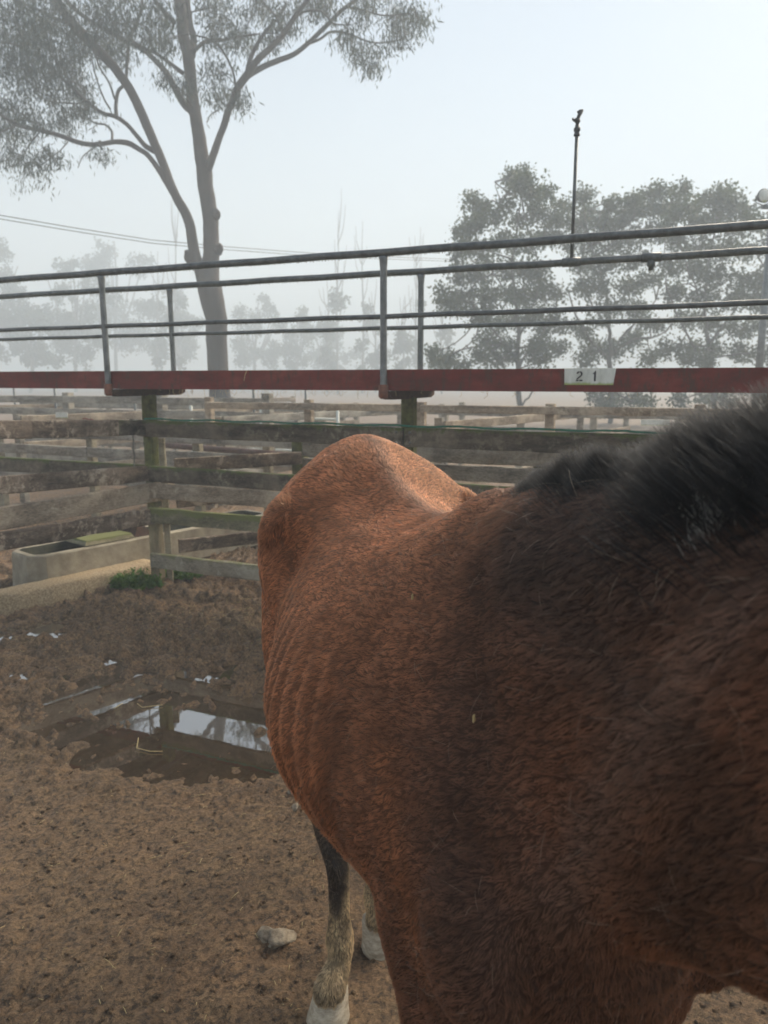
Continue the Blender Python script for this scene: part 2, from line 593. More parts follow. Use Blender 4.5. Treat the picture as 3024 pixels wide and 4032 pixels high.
# crumbs of trodden mud: nobody could count them
k = MB()
NC = 9000
cx = rng.uniform(-2.6, 1.6, NC); cyy = 1.3 + 4.6 * rng.random(NC) ** 1.25
zz = gz(cx, cyy)
pm = pud_mask(cx, cyy)
base_v = np.array([(0, 0, .8), (1, 0, 0), (0, 1, .1), (-1, 0, 0), (0, -1, -.1), (0, 0, -.6)])
base_f = [(0, 1, 2), (0, 2, 3), (0, 3, 4), (0, 4, 1), (5, 2, 1), (5, 3, 2), (5, 4, 3), (5, 1, 4)]
for i in range(NC):
    if pm[i] > .004:
        continue
    s = .0028 + .010 * random.random() ** 3
    a = random.random() * 6.28
    c, s_ = math.cos(a), math.sin(a)
    v = base_v * rng.uniform(.55, 1.4, (6, 3)) * s
    v = np.stack([v[:, 0] * c - v[:, 1] * s_, v[:, 0] * s_ + v[:, 1] * c, v[:, 2] * .8], 1) + (cx[i], cyy[i], zz[i] + s * .25)
    k.add(v, base_f)
o = k.build('mud_crumbs', M['mud'])
tag(o, kind='stuff')

# loose straw chaff pressed into the mud
k = MB()
for i in range(1700):
    if random.random() < .45:
        x = random.gauss(-.95, .45); y = random.gauss(5.25, .35)
    else:
        x = random.uniform(-2.6, 1.4); y = 1.35 + 3.8 * random.random() ** 1.2
    if pud_mask(np.array([x]), np.array([y]))[0] > .01 and random.random() < .8:
        continue
    L = random.uniform(.006, .02) if random.random() < (.85 if y < 4.3 else .4) else random.uniform(.02, .06)
    a = random.random() * 6.28
    z = float(gz(np.array([x]), np.array([y]))[0]) + .003
    dx, dy = math.cos(a) * L / 2, math.sin(a) * L / 2
    k.tube([(x - dx, y - dy, z), (x, y, z + .0015 + L * .05), (x + dx, y + dy, z + random.uniform(-.001, .003))], .0011, 4)
o = k.build('straw', M['straw'])
tag(o, kind='stuff')

# stones
def stone(px, py, r, label, seed):
    p = at_h(px, py, 0)
    k = MB()
    k.blob((p.x, p.y, r[2] * .15), r, seed, 1.0, 18, 12, 1.6)
    o = k.build('stone', M['stone'], origin=(p.x, p.y, 0))
    tag(o, label, 'stone', 'stones lying in the yard')
stone(1085, 3700, (.038, .034, .020), 'pale lumpy stone lying on the mud to the left of the white hoof', 3)
stone(1160, 3125, (.020, .024, .020), 'small grey stone by the belly edge, upper of two', 5)
stone(1165, 3190, (.017, .022, .016), 'small grey stone by the belly edge, lower of two', 8)
# twigs standing in the puddle
for i, (pts, lab) in enumerate([
    ([(545, 2905), (538, 2945), (590, 2958), (640, 2958)], 'bent yellow stalk lying in the puddle, nearer the camera'),
    ([(540, 2770), (560, 2785), (640, 2775)], 'thin yellow stalk floating across the middle of the puddle'),
    ([(448, 2790), (482, 2770)], 'short yellow stalk at the left side of the puddle')]):
    k = MB()
    P = [at_h(a, b_, -.022) for a, b_ in pts]
    k.tube(P, .0022, 5)
    o = k.build('stalk', M['straw'], origin=tuple(P[0]))
    tag(o, lab, 'stalk', 'stalks floating in the puddle')

# ------------------------------------------------------------------ yard frame: E1 along the raised walkway (towards the right, nearing), E2 across it (away)
P0 = Vector((-1.92, 6.11, 0))
E1 = Vector((.919, -.394, 0)).normalized()
E2 = Vector((.394, .919, 0)).normalized()
VL = Vector((.628, .778, 0)).normalized()     # the side fence runs back towards the camera along -VL
SPAN = 2.28
def W(t, w_, h=0.0):
    return P0 + E1 * t + E2 * w_ + Vector((0, 0, h))
UPZ = Vector((0, 0, 1))

def board(root, p, q, hgt, m, thick=.04, name='board', rough=.004):
    k = MB()
    k.beam(p, q, thick, hgt, rough=rough, seg=max(2, int((Vector(q) - Vector(p)).length / .16)), bev=.006)
    return k.build(name, m, root, smooth='auto')

def post(root, p, h, wd, m, dp=None, name='post', side=None, lean=(0, 0)):
    k = MB()
    k.beam(Vector((p[0], p[1], -.15)), Vector((p[0] + lean[0], p[1] + lean[1], h)), wd, dp or wd, rough=.003, seg=6, bev=.012, side=side or E2)
    return k.build(name, m, root, smooth='auto')

# front fence under the walkway
ff = empty('timber_fence', tuple(P0), 'weathered timber rail fence under the red walkway with green rope along its top board', 'fence', 'timber yard fences')
HB = [(1.372, 1.243, 'board_dark'), (1.00, .872, 'board_dark'), (.862, .735, 'board_brown'), (.662, .537, 'board_moss'), (.275, .150, 'board_pale')]
for s in range(0, 3):
    for i, (ht, hb, mk) in enumerate(HB):
        off = -.085
        d1 = random.uniform(-.006, .006); d2 = random.uniform(-.006, .006)
        a = W(s * SPAN + .012, off - (.004 * s), (ht + hb) / 2 + d1); b2 = W((s + 1) * SPAN - .012, off - .004 * s, (ht + hb) / 2 + d2)
        if s == 0 and i in (0,):
            a = W(-.05, off, (ht + hb) / 2)
        board(ff, a, b2, ht - hb, M[mk])
# continuation to the left of the corner post
for (ht, hb, mk) in [(1.00, .872, 'board_dark')]:
    board(ff, W(-2.28, -.02, (ht + hb) / 2), W(-.06, -.02, (ht + hb) / 2), ht - hb, M[mk])
for s in range(0, 3):
    post(ff, W(s * SPAN, 0), 1.575, .092, M['post_green'])
    if s > 0:
        for q in (.05, -.05):
            for hh in (1.34, 1.27):
                k = MB()
                c = W(s * SPAN + q, -.108, hh)
                k.tube([c, c - E2 * .012], .009, 8)
                k.build('bolt', M['chain'], ff)
post(ff, W(-2.28, 0), 1.1, .12, M['post'])
# pale offcut post bolted behind the corner post
board(ff, W(.10, .03, 0), W(.085, .03, 1.22), .03, M['post_pale'], thick=.05, name='packing_post')

# green rope on the top board
k = MB()
pts = []; n = 120
for i in range(n + 1):
    tt = .03 + 6.75 * i / n
    pts.append(W(tt, -.10 + .004 * math.sin(i * 1.3), 1.383 + .004 * math.sin(i * .7) + .003 * random.random()))
k.tube(pts, .0075, 6)
o = k.build('green_rope', M['rope_green'], origin=tuple(W(0, -.1, 1.38)))
tag(o, 'green rope stretched along the top board of the fence', 'rope')
k = MB()
k.tube([W(-.62, -.10, 1.372), W(-.58, -.11, 1.378), W(-.55, -.10, 1.366), W(-.50, -.12, 1.372), W(-.47, -.12, 1.35)], .006, 5)
o = k.build('pink_twine', M['rope_pink'], origin=tuple(W(-.55, -.1, 1.37)))
tag(o, 'scrap of pink twine on the top board left of the corner post', 'twine')
# chain hanging at the corner
k = MB()
for i in range(24):
    c = W(-.075 + .004 * math.sin(i), -.125, 1.37 - i * .0205)
    A = E1 if i % 2 else E2
    ring = [c + A * (.006 * math.cos(a)) + UPZ * (.014 * math.sin(a)) for a in np.linspace(0, 2 * math.pi, 9)]
    k.tube(ring, .0028, 5, cap=False)
o = k.build('chain', M['chain'], origin=tuple(W(-.075, -.125, 1.37)))
tag(o, 'thin steel chain hanging down the corner post', 'chain')

# side fence running towards the camera on the left
sf = empty('timber_fence', tuple(P0 - VL * 2.3), 'lichen spotted side fence of boards running from the left edge to the corner post', 'fence', 'timber yard fences')
def S(s, h, off=0.0):
    nrm = Vector((VL.y, -VL.x, 0))
    return P0 - VL * s + nrm * off + Vector((0, 0, h))
def hcol(pxy, s):      # height of the picture row pxy seen at distance s along the side fence
    p = P0 - VL * s
    a = math.atan((pxy - CY) / FPX) + PITCH
    return EYE - p.y * math.tan(a)
def cr(y): return 1400 + y * .7233
SB = [((350, 430), (352, 450), 'board_spot'), ((595, 680), (650, 745), 'board_spot'), ((692, 782), (800, 935), 'board_brown'), ((828, 902), (940, 1045), 'board_spot')]
s1 = 1.167
for i, ((t0, b0), (t1, b1), mk) in enumerate(SB):
    h0t, h0b = hcol(cr(t0), 0.02), hcol(cr(b0), 0.02)
    h1t, h1b = hcol(cr(t1), s1), hcol(cr(b1), s1)
    hc0, hc1 = (h0t + h0b) / 2, (h1t + h1b) / 2
    sl = (hc1 - hc0) / s1
    hg = (h0t - h0b + h1t - h1b) / 2
    if i == 0:
        board(sf, S(.33, hc0 + sl * .33, .05), S(.04, hc0, .05), hg * .95, M['board_moss' if False else 'board_dark'])
        board(sf, S(1.02, hc0 + sl * 1.02, .06), S(.335, hc0 + sl * .33, .06), hg, M[mk])
        board(sf, S(2.3, hc0 + sl * 2.3, .10), S(1.025, hc0 + sl * 1.02, .085), hg * 1.03, M[mk])
    else:
        board(sf, S(2.3, hc0 + sl * 2.3, .05), S(-.06 if i != 2 else -.16, hc0, .05), hg, M[mk])
post(sf, S(2.3, 0), 1.5, .13, M['post'])
# concrete footing below it
kc = MB()
vs = []; nseg = 40
for i in range(nseg + 1):
    s = -.12 + 3.4 * i / nseg
    j = lambda: random.uniform(-.008, .008)
    br = .03 * max(0, math.sin(i * .9)) * (random.random() < .4)
    vs += [S(s, -.08, -.43), S(s, .105 + j() * .4, -.42 + j()), S(s, .12 + j() * .4, -.39), S(s, .125 + j() * .4, -.175 + j()), S(s, .105 + j() - br, -.15 + j() - br), S(s, -.08, -.14)]
fs = []
for i in range(nseg):
    for q in range(5):
        a0 = i * 6 + q
        fs.append((a0, a0 + 1, a0 + 7, a0 + 6))
fs.append((0, 5, 4, 3, 2, 1)); e = nseg * 6; fs.append((e, e + 1, e + 2, e + 3, e + 4, e + 5))
kc.add([tuple(v) for v in vs], fs)
o = kc.build('concrete_footing', M['concrete_speckled'], origin=tuple(S(1.5, 0)))
tag(o, 'rough speckled concrete footing under the side fence at the left edge', 'footing')

# water trough behind the side fence
TDIR0 = VL.copy()
TF0 = at_h(180, 2193, .29) - TDIR0 * .10           # left front corner, top
TDIR = VL.copy(); TN = Vector((-TDIR.y, TDIR.x, 0))      # TN: away from the side fence
TF0 = Vector((TF0.x, TF0.y, 0)) ; tr = empty('water_trough', (TF0.x, TF0.y, 0), 'long concrete water trough with mossy lid behind the side fence', 'trough')
TL, TW, TH = 2.55, .46, .30
def T(a, bb, h): return Vector((TF0.x, TF0.y, 0)) + TDIR * a + TN * bb + Vector((0, 0, h))
def outline(inset):
    c = .10 - inset * .3
    i = inset
    return [(c + i * .4, i), (TL - c - i * .4, i), (TL - i, c + i * .2), (TL - i, TW - c - i * .2), (TL - c - i * .4, TW - i), (c + i * .4, TW - i), (i, TW - c - i * .2), (i, c + i * .2)]
k = MB()
o1, o2 = outline(-.02), outline(.06)
vs = [T(a, b_, 0) for a, b_ in outline(-.02)] + [T(a, b_, TH - .01) for a, b_ in outline(-.005)] + [T(a, b_, TH) for a, b_ in outline(.008)] + [T(a, b_, TH) for a, b_ in outline(.055)] + [T(a, b_, .06) for a, b_ in outline(.085)]
fs = []
for lv in range(4):
    for j in range(8):
        a0, a1 = lv * 8 + j, lv * 8 + (j + 1) % 8
        fs.append((a0, a1, a1 + 8, a0 + 8))
inner = fs[24:] + [tuple(range(32, 40))]; fs = fs[:24]
k.add([tuple(v) for v in vs], fs)
k.build('basin', M['concrete'], tr, smooth='auto')
k = MB(); k.add([tuple(v) for v in vs], inner); k.build('lining', M['lining'], tr, smooth='auto')
k = MB()
k.add([tuple(T(a, b_, TH - .065)) for a, b_ in outline(.06)], [tuple(range(8))])
mw, t, b = mat('trough_water')
b.inputs['Base Color'].default_value = (.012, .014, .010, 1); b.inputs['Roughness'].default_value = .01; b.inputs['IOR'].default_value = 2.0
bump(t, b, noise(t, 9, 3, .5), .05, .01)
k.build('water', mw, tr, smooth=False)
k = MB()
a0, a1 = .46, .93
k.add([tuple(T(*q)) for q in [(a0, .03, TH + .01), (a1, .03, TH + .01), (a1, TW - .03, TH + .01), (a0, TW - .03, TH + .01), (a0 + .02, .05, TH + .05), (a1 - .02, .05, TH + .05), (a1 - .02, TW - .05, TH + .05), (a0 + .02, TW - .05, TH + .05)]],
      [(0, 3, 2, 1), (4, 5, 6, 7), (0, 1, 5, 4), (1, 2, 6, 5), (2, 3, 7, 6), (3, 0, 4, 7)])
k.build('lid', M['board_moss'], tr, smooth=False)
k = MB()   # rusty float guard: a small tent of plate
k.add([tuple(T(*q)) for q in [(.94, .05, TH + .005), (1.12, .05, TH + .005), (1.03, .10, TH + .15), (.94, .34, TH + .005), (1.12, .34, TH + .005), (1.03, .30, TH + .15)]],
      [(0, 1, 2), (5, 4, 3), (0, 2, 5, 3), (2, 1, 4, 5), (0, 3, 4, 1)])
k.build('float_guard', M['rust'], tr, smooth=False)

# weeds at the corner post
def weed(c, n, r, h, label):
    k = MB()
    for i in range(n):
        a = random.random() * 6.28; rr = r * random.random() ** .6
        p = Vector((c[0] + math.cos(a) * rr * 1.3, c[1] + math.sin(a) * rr * .6, 0))
        hh = h * random.uniform(.2, 1) * (1 - .5 * rr / r)
        q = p + Vector((random.uniform(-.03, .03), random.uniform(-.03, .03), hh))
        for _ in range(5):
            s = random.uniform(.012, .026)
            cc = p.lerp(q, random.random())
            d = Vector((random.uniform(-1, 1), random.uniform(-1, 1), random.uniform(-.2, .8))).normalized()
            e = d.cross(Vector((random.random(), random.random(), random.random()))).normalized()
            k.add([tuple(cc), tuple(cc + d * s + e * s * .45), tuple(cc + d * 2 * s), tuple(cc + d * s - e * s * .45)], [(0, 1, 2, 3)])
    o = k.build('weed_clump', M['weed'], origin=(c[0], c[1], 0), smooth=False)
    tag(o, label, 'weed', 'green weeds round the corner post')
pw = at_h(540, 2315, 0); weed((pw.x, pw.y), 420, .16, .20, 'leafy green weeds against the footing left of the corner post')
pw = at_h(710, 2275, 0); weed((pw.x, pw.y), 420, .17, .13, 'low green weeds under the pale bottom board right of the corner post')
pw = at_h(770, 2175, 0); weed((pw.x, pw.y), 120, .12, .10, 'small green tuft in the pen behind the fence, beside the trough end')

# ------------------------------------------------------------------ raised walkway
wk = empty('raised_walkway', tuple(W(0, 0)), 'raised steel walkway with red beam and grey pipe handrails above the fence', 'walkway')
T0, T1 = -6.9, 6.9
def beam_c(w_, top, bot, name):
    k = MB()
    a, b2 = W(T0, w_, (top + bot) / 2), W(T1, w_, (top + bot) / 2)
    k.beam(a, b2, .006, top - bot - .004)
    sg = 1 if w_ < 0 else -1
    k.beam(W(T0, w_ + sg * .028, top - .006), W(T1, w_ + sg * .028, top - .006), .06, .010)
    k.beam(W(T0, w_ + sg * .028, bot + .006), W(T1, w_ + sg * .028, bot + .006), .06, .010)
    return k.build(name, M['red'], wk, smooth=False)
beam_c(-.40, 1.762, 1.626, 'beam')
beam_c(.40, 1.762, 1.626, 'beam')
k = MB()
nd = int((T1 - T0) / .16)
for i in range(nd):
    tt = T0 + .08 + i * .16
    k.beam(W(tt, -.36, 1.745 - random.random() * .004), W(tt, .36, 1.745), .1585, .028, bev=.004)
k.build('deck', M['board_dark'], wk, smooth=False)
for s in (-3, -2, -1, 0, 1, 2, 3):
    k = MB()
    tt = s * SPAN
    if s in (0, 1, 2):      # bracket resting on the fence post
        prof = [(-.43, 1.624), (.43, 1.624), (.43, 1.59), (.36, 1.568), (-.36, 1.568), (-.43, 1.59)]
    else:
        prof = [(-.43, 1.624), (.43, 1.624), (.43, 1.59), (.36, 1.568), (-.36, 1.568), (-.43, 1.59)]
        post(wk, W(tt, 0), 1.568, .092, M['post_green'], name='support_post')
    v = [W(tt - .035, a, h) for a, h in prof] + [W(tt + .035, a, h) for a, h in prof]
    k.add([tuple(q) for q in v], [tuple(range(6)), tuple(reversed(range(6, 12)))] + [(j, j + 6, (j + 1) % 6 + 6, (j + 1) % 6) for j in range(6)])
    k.build('bracket', M['rust'], wk, smooth=False)
    # orange primed foot of each rail post, and the posts
    for w_, dt in ((-.43, -.01), (.43, -.08 if s != 2 else .16)):
        k = MB()
        b0 = W(tt + dt, w_, 1.66); b1 = W(tt + dt, w_, 2.452)
        k.tube([W(tt + dt, w_, 1.60), b0, W(tt + dt, w_, 2.38), W(tt + dt, w_, 2.43), b1], [.022, .022, .022, .026, .031], 14)
        pst = k.build('rail_post', M['steel'], wk)
        k = MB()
        k.tube([W(tt + dt, w_, 1.575), W(tt + dt, w_, 1.59), W(tt + dt, w_, 1.665)], [.020, .033, .031], 12)
        k.build('foot', M['orange_rust'], pst)
def rail(w_, h, r, name, drops=True):
    k = MB()
    n = 60
    k.tube([W(T0 + (T1 - T0) * i / n, w_, h + .002 * math.sin(i * 1.7)) for i in range(n + 1)], r, 14)
    o = k.build(name, M['steel_dark'], wk)
    if drops:
        k = MB()
        tt = -3.2
        while tt < 4.2:
            tt += random.uniform(.010, .030)
            rr = random.uniform(.0018, .0042)
            k.blob(tuple(W(tt, w_ + random.uniform(-.003, .003), h - r - rr * .4)), (rr, rr, rr * 1.5), 0, 0, 6, 4)
        dm = M.get('drop')
        if dm is None:
            dm, t, b = mat('water_drops')
            b.inputs['Base Color'].default_value = (.55, .6, .62, 1); b.inputs['Roughness'].default_value = .05
            b.inputs['Transmission Weight'].default_value = .6; b.inputs['IOR'].default_value = 1.33
            M['drop'] = dm
        q = k.build('dew_drops', dm, o)
        tag(q, kind='stuff')
    return o
rail(-.43, 2.476, .0235, 'handrail')
rail(.43, 2.476, .0235, 'handrail')
rail(-.43, 2.090, .0155, 'middle_rail')
rail(.43, 2.078, .0155, 'middle_rail')
# pipe couplings on the far handrail
def t_at(px, w_):
    kx = (px - CX) / (FPX * CP + 523 * SP * 1.0)
    kx = (px - CX) / 2962.0
    b0 = P0 + E2 * w_
    return (b0.y * kx - b0.x) / (E1.x - kx * E1.y)
tc1, tc2 = t_at(2230, .43), t_at(2536, .43)
for tc_ in (tc1, tc2):
    k = MB()
    k.tube([W(tc_ - .06, .43, 2.476), W(tc_ + .06, .43, 2.476)], .030, 14)
    if tc_ == tc2:
        k.tube([W(tc_ + .0, .43, 2.455), W(tc_ + .0, .43, 2.42), W(tc_, .43, 2.418), W(tc_, .43, 2.395)], [.026, .026, .018, .016], 12)
    k.build('coupling', M['steel_dark'], wk)
# number plate
tp0, tp1 = t_at(2221, -.405), t_at(2424, -.405)
k = MB()
hp1, hp0 = 1.762, 1.667
npx = 8
A = [W(tp0 + .004, -.409, hp0), W(tp1 - .012, -.409, hp0), W(tp1, -.409, hp1), W(tp0, -.409, hp1)]
B = [p + E2 * .003 for p in A]
k.add([tuple(p) for p in A + B], [(0, 1, 2, 3), (7, 6, 5, 4), (0, 4, 5, 1), (1, 5, 6, 2), (2, 6, 7, 3), (3, 7, 4, 0)])
plate = k.build('number_plate', M['plate'], wk, smooth=False)
k = MB()
hc = (hp0 + hp1) / 2 + .003
dh = .058
def glyph(polys, x0, sc):
    for poly in polys:
        n = len(poly)
        f = [W(x0 + x * sc, -.4125, hc - dh / 2 + y * dh) for x, y in poly]
        bk = [p + E2 * .002 for p in f]
        k.add([tuple(p) for p in f + bk], [tuple(range(n)), tuple(reversed(range(n, 2 * n)))] + [(j, j + n, (j + 1) % n + n, (j + 1) % n) for j in range(n)])
# stencilled 2 with its bridges, then 1
two = []
def arc(cx_, cy_, r0, r1, a0, a1, n=6, asp=1.0):
    out = []
    for i in range(n):
        b0 = a0 + (a1 - a0) * i / n; b1 = a0 + (a1 - a0) * (i + 1) / n
        out.append([(cx_ + r0 * math.cos(b0) * asp, cy_ + r0 * math.sin(b0)), (cx_ + r1 * math.cos(b0) * asp, cy_ + r1 * math.sin(b0)), (cx_ + r1 * math.cos(b1) * asp, cy_ + r1 * math.sin(b1)), (cx_ + r0 * math.cos(b1) * asp, cy_ + r0 * math.sin(b1))])
    return out
two += arc(.34, .70, .14, .30, R(170), R(100), 4)
two += arc(.34, .70, .14, .30, R(80), R(-40), 6)
two += [[(.02, .20), (.16, .17), (.55, .50), (.44, .58)]]
two += [[(.02, 0), (.27, 0), (.27, .14), (.02, .14)], [(.36, 0), (.66, 0), (.66, .14), (.36, .14)]]
glyph(two, tp0 + (tp1 - tp0) * .235, dh)
k.build('digit', M['ink'], plate, smooth=False)
k = MB()
glyph([[(.16, 0), (.34, 0), (.34, .84), (.16, .84)], [(.0, .72), (.16, .72), (.16, .84), (.10, .84)], [(.16, .84), (.34, .84), (.34, 1.0), (.24, 1.0)]], tp0 + (tp1 - tp0) * .555, dh)
k.build('digit', M['ink'], plate, smooth=False)
# debris and grass roots hanging below the deck
k = MB()
for i in range(90):
    tt = random.choice([random.uniform(.55, 2.1), random.uniform(-.2, 5)])
    L = random.uniform(.01, .06)
    p = W(tt, random.uniform(-.41, -.2), 1.628)
    k.tube([p, p + Vector((random.uniform(-.01, .01), 0, -L * .6)), p + Vector((random.uniform(-.02, .02), 0, -L))], .0012, 3)
q = k.build('hanging_grass', M['straw'], wk)
tag(q, kind='stuff')
# a dry stalk stuck on the beam
k = MB()
ts = t_at(968, -.43)
k.tube([W(ts, -.415, 1.757), W(ts - .006, -.43, 1.73), W(ts - .018, -.425, 1.690)], .0022, 4)
o = k.build('dry_stalk', M['straw'], origin=tuple(W(ts, -.415, 1.757)))
tag(o, 'single dry stalk leaning on the red beam', 'stalk')

# sprinkler riser on the far handrail
sp = empty('sprinkler', tuple(W(tc1, .43, 2.50)), 'thin upright sprinkler riser standing on the far handrail', 'sprinkler')
k = MB()
base = W(tc1, .43, 2.50)
htop = 3.20
pr = at(2240, 440, base.y); htop = pr.z
def Z(dz): return Vector((base.x, base.y, dz))
k.tube([Z(2.495), Z(htop - .15)], .0118, 10)
k.build('riser_pipe', M['steel_dark'], sp)
k = MB()
zt = htop - .15
k.tube([Z(zt), Z(zt + .004), Z(zt + .012), Z(zt + .018), Z(zt + .03), Z(zt + .034), Z(zt + .05), Z(zt + .056), Z(zt + .07), Z(zt + .075)],
       [.012, .021, .021, .017, .017, .022, .022, .015, .013, .010], 12)
k.build('connector', M['black_plastic'], sp)
k = MB()
k.tube([Z(zt + .07), Z(zt + .085), Z(zt + .09), Z(zt + .105)], [.009, .014, .020, .017], 10)
k.tube([Z(zt + .10) + Vector((-.028, 0, -.004)), Z(zt + .105), Z(zt + .125) + Vector((.008, 0, 0)), Z(zt + .155) + Vector((.026, 0, 0))], [.008, .012, .012, .011], 8)
k.tube([Z(zt + .145) + Vector((-.002, 0, 0)), Z(zt + .155) + Vector((.015, 0, 0)), Z(zt + .160) + Vector((.034, 0, 0))], [.008, .010, .006], 8)
k.tube([Z(zt + .098) + Vector((-.03, 0, 0)), Z(zt + .112) + Vector((-.03, 0, 0))], [.006, .006], 6)
k.build('sprinkler_head', M['black_plastic'], sp)

# ------------------------------------------------------------------ pens behind
def far_fence(label, pts, heights, bh, posth, m, pm, group='timber yard fences', wpost=.1, thick=.04, step=1.7, jitter=.01, pipe=False, ext=.0, name='timber_fence', skip=False):
    a, b2 = Vector(pts[0]), Vector(pts[1])
    L = (b2 - a).length
    n = max(1, round(L / step))
    root = empty(name, tuple(a), label, 'fence', group)
    d = (b2 - a) / n
    nn = Vector((d.y, -d.x, 0)).normalized() * (wpost / 2 + thick / 2)
    if nn.y > 0: nn = -nn
    for i in range(1 if skip else 0, n + 1):
        p = a + d * i
        post(root, p, posth + random.uniform(-.02, .04), wpost, pm)
    for h in heights:
        if pipe:
            k = MB(); k.tube([a + nn + UPZ * h, b2 + nn + UPZ * h], bh / 2, 10); k.build('rail', m, root)
            continue
        for i in range(0, n, 2):
            e = min(n, i + 2)
            j1, j2 = random.uniform(-jitter, jitter), random.uniform(-jitter, jitter)
            board(root, a + d * i + nn + UPZ * (h + j1) + d.normalized() * .008, a + d * e + nn + UPZ * (h + j2) - d.normalized() * .008, bh, m, thick)
    return root
# continues the side fence beyond the corner post
PB = Vector((-.785, 6.80, 0))
far_fence('short spotted fence going back from the corner post, behind the front fence', (P0 + (PB - P0) * .12, PB), [.99, .70, .30], .115, 1.22, M['board_spot'], M['post_green'], step=1.4, skip=True)
far_fence('grey plank fence of the pen just beyond the walkway', (W(.77, 1.15), W(7.4, 1.15)), [1.07, .93, .60, .30], .13, 1.16, M['board_grey'], M['post_green'], step=2.0)
far_fence('brown single top rail fence with pale posts in the second pen row', (W(-1.83, 3.3), W(8.6, 3.3)), [1.37, .95, .6], .085, 1.44, M['board_brown'], M['board_brown'], step=1.6)
far_fence('pale grey fence with wide capped posts at the far left', (W(-7.6, 4.6), W(-1.75, 4.6)), [1.37, 1.16, .78, .4], .115, 1.46, M['board_grey'], M['board_grey'], step=2.1, wpost=.14)
far_fence('low board fence of the left pen seen below the top board', (W(-6.2, 2.3), W(.35, 2.3)), [1.02, .80, .45], .12, 1.15, M['board_grey'], M['post_pale'], step=1.5)
far_fence('brown steel pipe fence crossing the left pens', (W(-2.6, 3.0), W(1.7, 2.0)), [.86, .52], .075, 1.05, M['pipe_rust'], M['post_pale'], step=1.9, pipe=True, name='pipe_fence')
far_fence('pale plank fence across the third pen row', (W(-9, 6.6), W(12, 6.6)), [1.20, .80, .45], .12, 1.27, M['board_grey'], M['board_grey'], step=2.3)
far_fence('pale plank fence across the fourth pen row', (W(-12, 9.6), W(15, 9.6)), [1.12, .72], .12, 1.2, M['board_grey'], M['board_grey'], step=2.3)
0 and far_fence('foggy plank fence across the fifth pen row', (W(-16, 13.4), W(20, 13.4)), [1.38, 1.0, .6], .13, 1.5, M['board_grey'], M['board_grey'], step=2.6)
0 and far_fence('faint plank fence across the last pen row', (W(-22, 18.5), W(26, 18.5)), [1.42, 1.0, .6], .14, 1.52, M['board_grey'], M['board_grey'], step=3.0)
for i, (t_, w0, w1, lb) in enumerate([(-4.4, 2.3, 9.6, 'cross fence dividing the far left pens'), (-1.83, 3.3, 9.6, 'cross fence behind the left end of the brown rail'), (1.3, 3.3, 9.6, 'cross fence dividing the pens behind the horse'), (4.6, 3.3, 9.6, 'cross fence dividing the pens above the mane'), (-8.5, 4.6, 13.4, 'cross fence at the far left pen corner'), (8.5, 6.6, 13.4, 'cross fence deep in the right pens')]):
    far_fence(lb, (W(t_, w0 + .2), W(t_ + .25 * (w1 - w0), w1 - .2)), [1.15, .80, .42], .11, 1.22, M['board_grey'] if i % 2 else M['board_brown'], M['board_grey'], step=2.0)
# steel gate in the third row, thin pipes
gt = empty('pipe_gate', tuple(W(-.9, 5.2)), 'pale steel pipe gate standing in the pens left of the tree trunk', 'gate')
for h in (.35, .6, .85, 1.1, 1.32):
    k = MB(); k.tube([W(-3.6, 5.2, h), W(-.9, 5.2, h)], .02, 8); k.build('rail', M['plate'], gt)
for tt in (-3.6, -2.25, -.9):
    k = MB(); k.tube([W(tt, 5.2, 0), W(tt, 5.2, 1.34)], .024, 8); k.build('upright', M['plate'], gt)
# blank white number plates on distant walkway boards
for (px, py, Y, ww, lab) in [(243, 1634, 9.6, .20, 'small white plate on the distant grey board at far left'), (2580, 1664, 9.8, .36, 'white plate on the distant rail above the mane')]:
    p = at(px, py, Y)
    k = MB(); a = p - E1 * ww / 2; k.beam(a, a + E1 * ww, .008, .075)
    k2 = k.build('sign_plate', M['plate'], origin=tuple(p), smooth=False)
    tag(k2, lab, 'sign')
    
# thin bare star pickets beyond the pens
for i, (px, Y) in enumerate([(220, 14), (532, 13), (1000, 12), (1205, 13.0), (60, 15)]):
    p = at(px, 1600, Y)
    k = MB(); k.tube([(p.x, p.y, -.1), (p.x, p.y, 1.72)], .022, 6)
    o = k.build('steel_picket', M['steel_dark'], origin=(p.x, p.y, 0))
    tag(o, ['thin steel picket rising left of the corner, under the red beam', 'thin steel picket just left of the mossy corner post', 'thin steel picket right of the gum trunk', 'thin steel picket midway between the two walkway posts', 'thin steel picket near the left edge beyond the pens'][i], 'picket', 'steel pickets beyond the pens')

